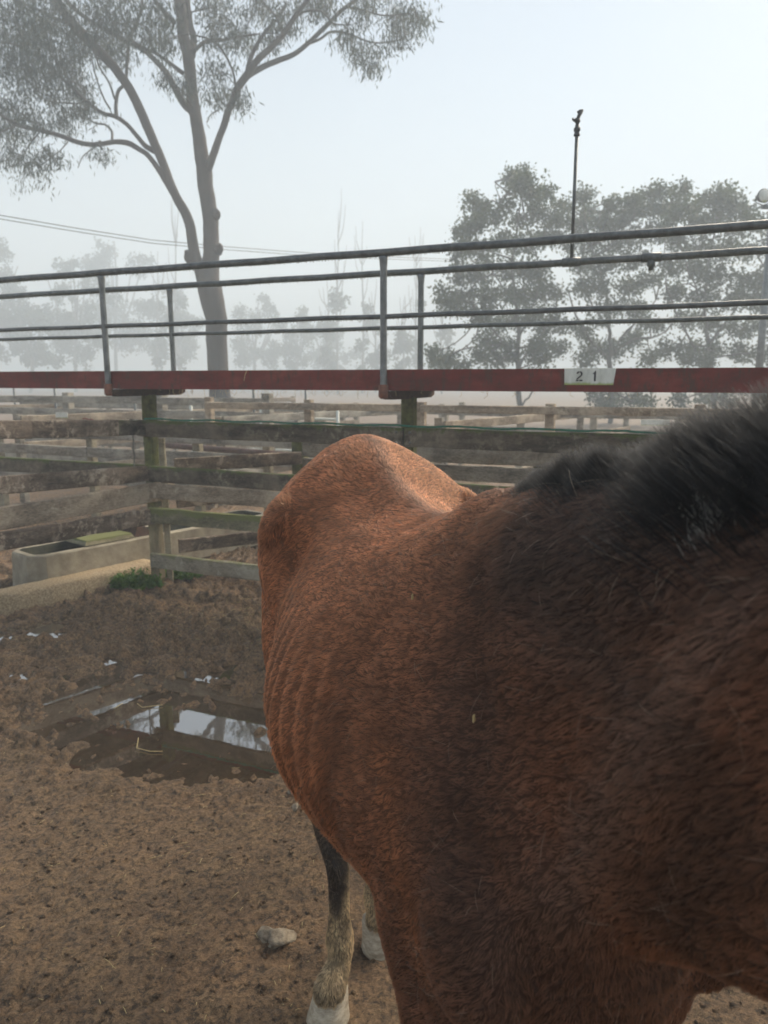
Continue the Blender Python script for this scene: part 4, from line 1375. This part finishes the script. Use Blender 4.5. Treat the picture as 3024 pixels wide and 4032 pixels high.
# neck
chain([(-.02, 0, 1.25, .13, .28), (.14, .00, 1.312, .125, .275), (.28, .005, 1.362, .110, .250), (.42, .015, 1.405, .095, .225), (.58, .03, 1.49, .082, .195), (.74, .05, 1.565, .074, .165), (.90, .07, 1.615, .070, .135), (1.0, .08, 1.62, .068, .12)], 28, 5)
# head
chain([(.94, .07, 1.66, .06, .07), (1.02, .085, 1.62, .085, .125), (1.10, .10, 1.55, .092, .130), (1.18, .115, 1.46, .075, .105), (1.27, .13, 1.35, .058, .080), (1.35, .145, 1.25, .055, .066), (1.385, .15, 1.20, .048, .052), (1.40, .155, 1.17, .02, .025)], 22, 4)
for sg in (-1, 1):
    chain([(.965, .075 + sg * .05, 1.70, .028, .022), (.96, .075 + sg * .06, 1.76, .032, .018), (.965, .075 + sg * .062, 1.82, .022, .012), (.975, .075 + sg * .058, 1.865, .006, .005)], 12, 3)
# hind legs
def L3(v, a, b): return (v[0], v[1], v[2], a, b)
hoofR = hp(1300, 3965, .02); fetR = hp(1338, 3700, .17); canR = hp(1330, 3420, .37); topR = hp(1292, 3215, .505)
chain([(-1.16, -.165, 1.10, .13, .17), (-1.02, -.19, .96, .115, .15), (-1.02, -.178, .80, .082, .105), (-1.06, -.160, .66, .055, .072), (topR[0] - .065, topR[1], .555, .043, .062), (topR[0] - .03, topR[1], .47, .041, .050),
       L3(canR, .033, .038), (fetR[0] - .005, fetR[1], .25, .030, .034), L3(fetR, .040, .046), (fetR[0] + .02, fetR[1] - .005, .12, .033, .036), (hoofR[0], hoofR[1], .078, .046, .050), (hoofR[0] + .005, hoofR[1], .055, .044, .048)])
hoofL = hp(1490, 3690, .02); fetL = hp(1480, 3530, .15); canL = hp(1462, 3420, .30); topL = hp(1450, 3300, .42)
chain([(-1.18, .165, 1.10, .13, .17), (-1.04, .15, .96, .115, .15), (-1.04, .10, .80, .082, .105), (-1.05, .05, .66, .055, .072), (topL[0] - .05, topL[1], .54, .043, .062), L3(topL, .040, .048),
       L3(canL, .033, .037), (fetL[0], fetL[1], .21, .031, .034), L3(fetL, .040, .046), (fetL[0] + .02, fetL[1], .11, .033, .036), (hoofL[0], hoofL[1], .075, .046, .050), (hoofL[0] + .005, hoofL[1], .055, .044, .048)])
# fore legs
fore = []
for sg, dx in ((-1, .02), (1, -.03)):
    y = sg * .135
    chain([(-.04 + dx, sg * .145, 1.02, .075, .13), (-.02 + dx, y - sg * .0, .90, .078, .120), (.02 + dx, y, .78, .066, .090), (.045 + dx, y, .64, .052, .064), (.06 + dx, y, .52, .044, .050), (.07 + dx, y, .46, .047, .052), (.065 + dx, y, .39, .031, .036), (.065 + dx, y, .30, .028, .032), (.07 + dx, y, .22, .038, .042), (.09 + dx, y, .14, .031, .034), (.115 + dx, y, .085, .046, .05), (.12 + dx, y, .06, .044, .048)])
    fore.append(Vector((.115 + dx, y, 0)))

k = MB()
for v, f in parts:
    k.add(v, f)
me = bpy.data.meshes.new('horse_raw')
me.from_pydata(np.concatenate(k.v).tolist(), [], k.f); me.update()
tmp = bpy.data.objects.new('tmp', me); C.objects.link(tmp)
md = tmp.modifiers.new('r', 'REMESH'); md.mode = 'VOXEL'; md.voxel_size = .0105
ms = tmp.modifiers.new('s', 'SMOOTH'); ms.iterations = 14; ms.factor = .5
dg = bpy.context.evaluated_depsgraph_get(); dg.update()
hm = bpy.data.meshes.new_from_object(tmp.evaluated_get(dg))
bpy.data.objects.remove(tmp)
nv = len(hm.vertices)
co = np.empty(nv * 3); hm.vertices.foreach_get('co', co); co = co.reshape(-1, 3)
no = np.empty(nv * 3); hm.vertices.foreach_get('normal', no); no = no.reshape(-1, 3)
def gauss(x, s): return np.exp(-(x / s) ** 2)
# muscle, rib and hollow relief
a_, y_, z_ = co.T
sd_ = np.abs(y_)
d = np.zeros(nv)
trunk_m = (z_ > .74) & (a_ < .4)
ribs = sstep(-.86, -.76, a_) * (1 - sstep(-.26, -.16, a_)) * sstep(.80, .92, z_) * (1 - sstep(1.12, 1.30, z_)) * sstep(.16, .22, sd_)
ph = (a_ + .30 * (z_ - 1.1)) / .060
d += ribs * .0060 * np.sin(2 * math.pi * ph) * (.6 + .4 * vnoise(co * 4, 3))
d -= .030 * gauss(a_ + .84, .075) * gauss(z_ - 1.26, .10) * sstep(.14, .22, sd_)                # hollow flank behind ribs
d -= .022 * gauss(a_ + 1.06, .06) * gauss(z_ - 1.25, .09) * sstep(.2, .27, sd_)                 # hollow behind hip bone
d -= .016 * gauss(a_ + .70, .16) * gauss(sd_ - .085, .045) * sstep(1.2, 1.34, z_)              # groove beside the loin
d += .005 * gauss(y_, .032) * sstep(1.38, 1.42, z_) * sstep(-1.1, -.9, a_) * (1 - sstep(-.4, -.3, a_))   # spine ridge
d -= .005 * gauss(a_ + .17 + .35 * (1.15 - z_) * 0, .045) * sstep(.9, 1.0, z_) * (1 - sstep(1.36, 1.46, z_)) * sstep(.12, .2, sd_)   # hollow behind shoulder
LINE = lambda A_, B2, w_: np.exp(-(((a_ - A_[0]) * (B2[1] - A_[1]) - (z_ - A_[1]) * (B2[0] - A_[0])) / (math.hypot(B2[0] - A_[0], B2[1] - A_[1]) * w_)) ** 2) * sstep(-.25, .0, ((a_ - A_[0]) * (B2[0] - A_[0]) + (z_ - A_[1]) * (B2[1] - A_[1])) / ((B2[0] - A_[0]) ** 2 + (B2[1] - A_[1]) ** 2)) * (1 - sstep(1.0, 1.25, ((a_ - A_[0]) * (B2[0] - A_[0]) + (z_ - A_[1]) * (B2[1] - A_[1])) / ((B2[0] - A_[0]) ** 2 + (B2[1] - A_[1]) ** 2)))
d -= .007 * LINE((.06, 1.42), (.25, 1.06), .035)
d += .012 * LINE((.47, 1.52), (.28, 1.16), .045)
d -= .008 * LINE((.20, 1.47), (.40, 1.44), .04)
d -= .030 * gauss(a_ + .875, .045) * gauss(z_ - 1.27, .09) * sstep(.2, .27, sd_)
d += .006 * fbm(co * 5.5, 3, 22) * trunk_m
co = co + no * d[:, None]
hm.vertices.foreach_set('co', co.ravel())
hm.update(); hm.shade_smooth()
hm.vertices.foreach_get('normal', (tmpn := np.empty(nv * 3))); no = tmpn.reshape(-1, 3)

def coat_col(p):
    a_, y_, z_ = p.T
    n = fbm(p * 3.2, 3, 41)
    n2 = fbm(p * np.array([9, 26, 26]), 3, 42)
    base = np.array([.46, .172, .074]); dark = np.array([.060, .030, .019]); red = np.array([.52, .17, .062])
    sh = sstep(-.42, .16, a_ + .12 * n + .10 * (1.2 - z_))                     # darker forehand: partly bay coat, partly shade painted into the colour
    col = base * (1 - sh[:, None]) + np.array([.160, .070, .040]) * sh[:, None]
    k2 = sstep(-.1, .5, n)[:, None] * .35
    col = col * (1 - k2) + red * k2 * (1 - .6 * sh[:, None]) + col * k2 * .6 * sh[:, None]
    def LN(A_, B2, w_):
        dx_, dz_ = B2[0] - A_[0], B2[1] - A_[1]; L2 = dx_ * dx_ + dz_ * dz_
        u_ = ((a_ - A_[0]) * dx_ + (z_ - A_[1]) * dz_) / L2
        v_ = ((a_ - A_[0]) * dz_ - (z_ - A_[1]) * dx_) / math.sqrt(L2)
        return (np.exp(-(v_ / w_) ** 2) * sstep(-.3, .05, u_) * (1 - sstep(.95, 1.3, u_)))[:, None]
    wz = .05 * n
    for (A_, B2, w_, cc_, am) in [((.05 , 1.43), (.25, 1.05), .075, (.075, .040, .027), .45), ((.12, 1.50), (.42, 1.42), .055, (.050, .034, .026), .5),  # muscle bands: painted shade and lit ridges, mixed with real dark coat patches
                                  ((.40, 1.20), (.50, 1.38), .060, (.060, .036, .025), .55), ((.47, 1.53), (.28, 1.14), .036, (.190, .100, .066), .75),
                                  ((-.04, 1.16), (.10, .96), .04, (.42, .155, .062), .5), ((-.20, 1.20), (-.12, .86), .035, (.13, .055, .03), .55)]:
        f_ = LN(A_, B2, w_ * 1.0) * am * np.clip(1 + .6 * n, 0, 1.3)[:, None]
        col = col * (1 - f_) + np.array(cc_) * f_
    # sooty patch along neck crest and behind the mane
    cr_ = interp([(-.3, 1.45), (-.1, 1.54), (.1, 1.545), (.3, 1.6), (.5, 1.69), (.9, 1.75)], a_)[:, 0]
    so = sstep(-.12, .22, a_) * sstep(-.19, -.05, z_ - cr_ + .05 * n)
    col = col * (1 - .68 * so[:, None]) + np.array([.026, .022, .021]) * .68 * so[:, None]
    # dark dorsal stripe
    st = gauss(y_ + .01 * n, .022) * sstep(1.38, 1.43, z_) * sstep(-1.15, -1.0, a_)
    col = col * (1 - .4 * st[:, None]) + np.array([.15, .10, .085]) * .4 * st[:, None]
    # stifle/elbow darker, legs black, hind socks
    lg = (1 - sstep(.56, .70, z_ + .04 * n)) 
    col = col * (1 - lg[:, None]) + np.array([.080, .058, .042]) * lg[:, None]
    hind = a_ < -.5
    side = (y_ - topR[1])
    rag = .05 * vnoise(p * 30, 5) + .10 * sstep(-.03, .03, (np.where(y_ < -.08, (y_ - canR[1]), (y_ - canL[1]))))
    sock = (1 - sstep(.22, .29, z_ - rag)) * hind
    cream = np.array([.60, .44, .25])
    stn = sstep(-.1, .35, fbm(p * np.array([14, 14, 8]), 3, 55))[:, None] * .45
    cream = cream * (1 - stn) + np.array([.17, .125, .08]) * stn
    col = col * (1 - sock[:, None]) + cream * sock[:, None]
    fr = gauss(z_ - .085, .018)[:, None] * hind[:, None] * .5
    col = col * (1 - fr) + np.array([.12, .09, .06]) * fr
    # scar of white hair on the neck
    wp = np.exp(-((a_ - .39 + .5 * (z_ - 1.585)) / .010) ** 2 - ((z_ - 1.585) / .022) ** 2) * (y_ < 0)
    wp = np.clip(wp * (1 + .6 * vnoise(p * 60, 9)), 0, 1)[:, None] * .65
    col = col * (1 - wp) + np.array([.30, .28, .26]) * wp
    return col * (1 + .22 * n2)[:, None]

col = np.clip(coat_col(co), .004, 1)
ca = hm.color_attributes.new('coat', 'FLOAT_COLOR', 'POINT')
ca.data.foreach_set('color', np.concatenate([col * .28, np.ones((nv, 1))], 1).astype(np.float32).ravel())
m, t, b = mat('horse_skin')
at_ = N(t, 'ShaderNodeAttribute'); at_.attribute_name = 'coat'
t.links.new(at_.outputs['Color'], b.inputs['Base Color'])
b.inputs['Roughness'].default_value = .8; b.inputs['Specular IOR Level'].default_value = .2
bump(t, b, noise(t, 60, 4, .7, stretch=(.2, 1, 1)), .4, .005)
hm.materials.clear(); hm.materials.append(m)
horse = bpy.data.objects.new('horse', hm)
C.objects.link(horse)
horse.location = HW; horse.rotation_euler = (0, 0, hang)
tag(horse, 'thin chestnut-brown horse with short black mane and white hind sock, standing in the mud', 'horse')

def child_mesh(name, verts, faces, m_, label=None):
    me = bpy.data.meshes.new(name); me.from_pydata([tuple(v) for v in verts], [], faces); me.update(); me.shade_smooth()
    me.materials.append(m_); o = bpy.data.objects.new(name, me); C.objects.link(o); o.parent = horse
    if label: o['label'] = label
    return o
m_hoof = m_simple('pale_hoof', (.26, .21, .15), (.52, .45, .34), 40, .6, 0, .5, stretch=(1, 1, 2.5), bscale=70)
m_hoofd = m_simple('dark_hoof', (.05, .042, .035), (.13, .11, .09), 30, .6, 0, .3)
def hoof(c, yaw, m_, lab=None):
    n = 24; prof = [(.0, .065, .056, 0), (.012, .066, .058, .0), (.045, .056, .051, -.014), (.078, .049, .045, -.027), (.09, .044, .042, -.030)]
    vs = []
    for (z, rx, ry, ox) in prof:
        for j in range(n):
            th = 2 * math.pi * j / n
            x = math.cos(th) * rx * (1.0 if math.cos(th) > 0 else .72) + ox + .012; y = math.sin(th) * ry
            x += .003 * math.sin(th * 5 + z * 90); 
            vs.append((c[0] + x * math.cos(yaw) - y * math.sin(yaw), c[1] + x * math.sin(yaw) + y * math.cos(yaw), z - .006))
    fs = []
    for k in range(len(prof) - 1):
        for j in range(n):
            a0, a1 = k * n + j, k * n + (j + 1) % n
            fs.append((a0, a1, a1 + n, a0 + n))
    fs.append(tuple(reversed(range(n)))); fs.append(tuple(range(4 * n, 5 * n)))
    child_mesh('hoof', vs, fs, m_, lab)
hoof(hoofR, -.55, m_hoof, 'chipped cream hoof of the near hind leg')
hoof(hoofL, .2, m_hoof)
for fpt in fore: hoof(fpt, 0, m_hoofd)
for sg in (-1, 1):
    k = MB(); k.blob((1.075, .095 + sg * .083, 1.585), (.019, .012, .017), 0, 0, 14, 10)
    child_mesh('eye', k.v[0], k.f, M['black_plastic'])

# ------------------------------------------------------------------ hair
hm.calc_loop_triangles()
nt_ = len(hm.loop_triangles)
tri = np.empty(nt_ * 3, dtype=np.int32); hm.loop_triangles.foreach_get('vertices', tri); tri = tri.reshape(-1, 3)
A, B_, C_ = co[tri[:, 0]], co[tri[:, 1]], co[tri[:, 2]]
area = .5 * np.linalg.norm(np.cross(B_ - A, C_ - A), axis=1)
cen_t = (A + B_ + C_) / 3
camL = np.array(loc((0, 0, EYE)))
def sample(nh, wgt):
    p = area * wgt; p /= p.sum()
    ti = rng.choice(nt_, nh, p=p)
    u, v = rng.random(nh), rng.random(nh); fl = u + v > 1; u[fl] = 1 - u[fl]; v[fl] = 1 - v[fl]
    w0 = 1 - u - v
    pos = A[ti] * w0[:, None] + B_[ti] * u[:, None] + C_[ti] * v[:, None]
    nn = no[tri[ti, 0]] * w0[:, None] + no[tri[ti, 1]] * u[:, None] + no[tri[ti, 2]] * v[:, None]
    return pos, nn / np.linalg.norm(nn, axis=1)[:, None]

def make_curves(name, P, rad, colr, m_):
    """P (n, k, 3), rad (n,k), colr (n,3)"""
    n, kk = P.shape[:2]
    cd = bpy.data.hair_curves.new(name)
    cd.add_curves([kk] * n)
    cd.attributes['position'].data.foreach_set('vector', P.reshape(-1).astype(np.float32))
    if 'radius' not in cd.attributes: cd.attributes.new('radius', 'FLOAT', 'POINT')
    cd.attributes['radius'].data.foreach_set('value', rad.reshape(-1).astype(np.float32))
    ca = cd.attributes.new('coat', 'FLOAT_COLOR', 'CURVE')
    ca.data.foreach_set('color', np.concatenate([colr, np.ones((n, 1))], 1).astype(np.float32).ravel())
    cd.materials.append(m_)
    o = bpy.data.objects.new(name, cd); C.objects.link(o); o.parent = horse
    return o

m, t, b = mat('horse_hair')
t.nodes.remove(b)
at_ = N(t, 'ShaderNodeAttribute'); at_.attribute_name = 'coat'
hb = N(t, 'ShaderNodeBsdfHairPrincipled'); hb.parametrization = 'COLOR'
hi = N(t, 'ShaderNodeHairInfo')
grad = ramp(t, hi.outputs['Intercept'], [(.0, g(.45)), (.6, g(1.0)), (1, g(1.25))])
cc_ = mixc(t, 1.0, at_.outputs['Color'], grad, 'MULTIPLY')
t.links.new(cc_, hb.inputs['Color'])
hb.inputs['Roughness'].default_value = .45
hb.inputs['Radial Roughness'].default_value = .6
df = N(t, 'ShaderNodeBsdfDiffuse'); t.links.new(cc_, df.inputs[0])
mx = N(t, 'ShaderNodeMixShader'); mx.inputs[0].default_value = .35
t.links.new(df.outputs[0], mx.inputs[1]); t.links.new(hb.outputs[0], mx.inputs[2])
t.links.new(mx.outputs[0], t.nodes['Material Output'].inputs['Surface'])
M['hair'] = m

def strands(pos, nn, flow, L, lift, r0, clump=.42, wild=.14, npt=4):
    n = len(pos)
    fl = flow - nn * np.sum(flow * nn, 1)[:, None]
    fl /= np.linalg.norm(fl, axis=1)[:, None] + 1e-9
    bi = np.cross(nn, fl)
    tw_ = (.42 * vnoise(pos * 9, 61) + .26 * vnoise(pos * 40, 62) + wild * rng.normal(size=n))[:, None]
    dr_ = fl * np.cos(tw_) + bi * np.sin(tw_)
    s = np.linspace(0, 1, npt)
    L = L[:, None]; lift = lift[:, None]
    P = np.empty((n, npt, 3))
    # clump target: one jittered point per cell
    if clump > 0:
        from mathutils.kdtree import KDTree
        th_ = .55; ct, st_ = math.cos(th_), math.sin(th_)
        W_ = lambda p: np.stack([(p[:, 0] * ct + p[:, 2] * st_) / 2.6, p[:, 1], -p[:, 0] * st_ + p[:, 2] * ct], 1)
        nc = max(10, n // 12)
        ci = rng.choice(n, nc, replace=False)
        cw = W_(pos[ci] + .006 * rng.normal(size=(nc, 3)))
        kd = KDTree(nc)
        for q_i, c_ in enumerate(cw.tolist()): kd.insert(c_, q_i)
        kd.balance()
        near = np.array([kd.find(c_)[1] for c_ in W_(pos).tolist()])
        tgt = pos[ci][near] + fl * L * .7 - pos - dr_ * L * .7
        far_ = np.linalg.norm(tgt, axis=1) > .05
        tgt[far_] = 0
        cf = rng.uniform(.85, 1.15, nc)[near]
    else:
        tgt = np.zeros_like(pos); cf = np.ones(n)
    tgt -= nn * np.sum(tgt * nn, 1)[:, None]
    for i, si in enumerate(s):
        P[:, i] = pos + dr_ * L * si * (1 - .12 * si) + nn * (L * lift * (si - .45 * si * si) - .0008) + tgt * clump * si ** 1.3
    strands.cf = cf
    return P, r0[:, None] * (1 - s[None, :] ** 1.5 * .9)

def flow_field(p):
    a_, y_, z_ = p.T
    f = np.stack([np.full(len(p), -1.0), np.zeros(len(p)), -.55 - .5 * sstep(1.3, .9, z_)], 1)
    nk = sstep(.05, .35, a_)
    f[:, 2] -= .5 * nk
    # croup: hair sweeps outwards from the spine
    lg = 1 - sstep(.62, .85, z_)
    f[:, 0] = f[:, 0] * (1 - lg); f[:, 2] = f[:, 2] * (1 - lg) - 1.2 * lg
    return f

# body coat
dist = np.linalg.norm(cen_t - camL, axis=1)
vis = np.sum((camL - cen_t) * no[tri[:, 0]], 1) / dist
wgt = np.where(vis > -.25, 1.0, .18) * np.where(cen_t[:, 2] < .6, 1.5, 1.0) * np.where(dist < .75, 1.15, 1.0)
NH = 520000
pos, nn = sample(NH, wgt)
fl = flow_field(pos)
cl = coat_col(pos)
zz = pos[:, 2]
Ln = (.016 + .006 * sstep(-.2, .5, fbm(pos * 6, 2, 71))) * rng.uniform(.6, 1.25, NH)
Ln *= np.where(zz < .6, .7, 1.0) * (1 + .6 * (1 - sstep(.78, .95, zz)) * (zz > .7))
Ln *= 1 - .25 * sstep(.0, .3, pos[:, 0])
lift = .15 + .16 * rng.random(NH) + .25 * sstep(0, .35, pos[:, 0]) 
P, rad = strands(pos, nn, fl, Ln, lift, rng.uniform(.00026, .00042, NH))
uu = pos[:, 0] * .85 + pos[:, 2] * .52; vv = -pos[:, 0] * .52 + pos[:, 2] * .85
sq = np.stack([uu * 13, pos[:, 1] * 75, vv * 75], 1) + .8 * vnoise(pos * 14, 83)[:, None]
cv = (1.05 + .12 * rng.normal(size=NH) + .36 * vnoise(sq, 81) + .22 * vnoise(sq * .45, 82))[:, None]
cv = 1 + (cv - 1) * (1 - .5 * sstep(0, .3, pos[:, 0]))[:, None]
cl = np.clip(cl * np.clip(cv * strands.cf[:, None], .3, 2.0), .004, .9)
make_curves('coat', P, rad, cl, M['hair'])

# stray pale guard hairs
pos, nn = sample(1600, wgt)
P, rad = strands(pos, nn, flow_field(pos), rng.uniform(.02, .045, 1600), rng.uniform(.3, .9, 1600), np.full(1600, .00018), clump=0, wild=1.0)
make_curves('guard_hairs', P, rad, np.tile([.42, .33, .25], (1600, 1)) * rng.uniform(.5, 1.2, (1600, 1)), M['hair'])

# small tuft of white hairs under the mane
dt_ = np.linalg.norm((cen_t - np.array([.392, -.035, 1.590])) * np.array([1, .5, .6]), axis=1)
pos, nn = sample(260, np.exp(-(dt_ / .012) ** 2) + 1e-12)
P, rad = strands(pos, nn, np.tile([-.5, .1, .9], (260, 1)), rng.uniform(.015, .032, 260), rng.uniform(.5, 1.0, 260), np.full(260, .0003), clump=0, wild=.4)
make_curves('white_tuft', P, rad, np.tile([.62, .60, .56], (260, 1)) * rng.uniform(.7, 1.2, (260, 1)), M['hair'])
# mane: short, upright, black
from mathutils.bvhtree import BVHTree
bv = BVHTree.FromPolygons([Vector(v) for v in co], [tuple(x) for x in tri])
NM = 80000
aa = rng.uniform(-.06, .96, NM)
yy0 = interp([(-.1, 0), (.28, .005), (.42, .015), (.58, .03), (.74, .05), (.9, .07), (1, .08)], aa)[:, 0]
yy = yy0 + rng.normal(size=NM) * .020
crest = {}
grid_a = np.linspace(-.08, 1.0, 110); gz_ = []
for a in grid_a:
    y0 = float(interp([(-.1, 0), (.28, .005), (.42, .015), (.58, .03), (.74, .05), (.9, .07), (1, .08)], np.array([a]))[0, 0])
    h_ = bv.ray_cast(Vector((a, y0, 2.2)), Vector((0, 0, -1)))
    gz_.append(h_[0].z if h_[0] else 1.6)
zz = np.interp(aa, grid_a, gz_) - .012 - 1.6 * np.abs(yy - yy0) 
pos = np.stack([aa, yy, zz], 1)
tip = interp([(-.09, 1.578), (-.01, 1.603), (.09, 1.612), (.185, 1.634), (.26, 1.652), (.364, 1.678), (.402, 1.690), (.7, 1.80), (.95, 1.86)], aa)[:, 0]
ln = np.clip(tip - np.interp(aa, grid_a, gz_) + .008, .018, .12)
ln *= .25 + .75 * sstep(-.09, .06, aa)
ln = ln * rng.uniform(.6, 1.12, NM) * (1 + .25 * vnoise(pos * np.array([18, 0, 0]), 91))
side = (yy - yy0) / .016
dirn = np.stack([-.25 + .18 * rng.normal(size=NM), side * .22 + .14 * rng.normal(size=NM) - .12, np.ones(NM)], 1)
dirn += .34 * np.stack([vnoise(pos * 48, 95), vnoise(pos * 48, 96), np.zeros(NM)], 1)
dirn /= np.linalg.norm(dirn, axis=1)[:, None]
s = np.linspace(0, 1, 5)
P = pos[:, None, :] + dirn[:, None, :] * (ln[:, None] * s)[:, :, None]
P[:, :, 0] -= (ln[:, None] * s ** 2 * .25); P[:, :, 2] -= (ln[:, None] * s ** 2 * .10)
rad = np.full(NM, .00042)[:, None] * (1 - .8 * s[None, :])
cl = np.tile([.019, .020, .022], (NM, 1)) * rng.uniform(.5, 1.5, (NM, 1)) * (1 + .5 * vnoise(pos * np.array([60, 60, 0]), 97))[:, None]
gr = rng.random(NM) < .04
cl[gr] = [.09, .09, .095]
mm_ = M['hair'].copy(); mm_.name = 'mane_hair'
for nd in mm_.node_tree.nodes:
    if nd.type == 'MIX_SHADER': nd.inputs[0].default_value = .15
make_curves('mane', P, rad, cl, mm_)

# tail
NTL = 5000
u = rng.normal(size=(NTL, 2)) * .03
P0t = np.stack([-1.545 + u[:, 0] * .4, u[:, 1], 1.27 + rng.normal(size=NTL) * .02], 1)
s = np.linspace(0, 1, 8)
L_ = rng.uniform(.6, .95, NTL)
P = P0t[:, None, :] + np.stack([-.10 * np.sin(s * 2.4)[None, :] * (1 + u[:, :1] * 4), u[:, 1:2] * 1.5 * s[None, :] * 1.0, -L_[:, None] * s[None, :]], 2)
make_curves('tail', P, np.full((NTL, 8), .0008) * (1 - .6 * s[None, :]), np.tile([.02, .018, .017], (NTL, 1)), M['hair'])

# flecks of chaff caught in the coat
bits = [(1900, 2835, 'pale grey seed husk stuck to the middle of the dark shoulder', .003), (1650, 2365, 'small cream chaff flake on the back behind the withers', .0025)]
dg = bpy.context.evaluated_depsgraph_get()
for (px, py, lab, r) in bits:
    o_ = loc((0, 0, EYE)); d_ = HMI.to_3x3() @ ray(px, py).normalized()
    h_ = bv.ray_cast(Vector(o_), d_)
    if h_[0] is None: continue
    p = HM @ (h_[0] + h_[1] * .013)
    k = MB(); k.blob(tuple(p), (r * .7, r * .5, r * 1.6), 3, .35, 8, 6)
    o = k.build('chaff_flake', M['straw'], origin=tuple(p)); tag(o, lab, 'chaff', 'flecks caught in the coat')

# ------------------------------------------------------------------ fog
k = MB()
k.box((-460, -460, -1.2), (460, 460, HAZE_TOP))
m = bpy.data.materials.new('haze'); m.use_nodes = True
t = m.node_tree; t.nodes.clear()
out = N(t, 'ShaderNodeOutputMaterial'); pv = N(t, 'ShaderNodeVolumePrincipled')
pv.inputs['Color'].default_value = (.72, .81, .89, 1); pv.inputs['Density'].default_value = HAZE_D; pv.inputs['Anisotropy'].default_value = .12
t.links.new(pv.outputs[0], out.inputs['Volume'])
o = k.build('haze', m, smooth=False); tag(o, kind='stuff')
o.location = (0, 0, 0)
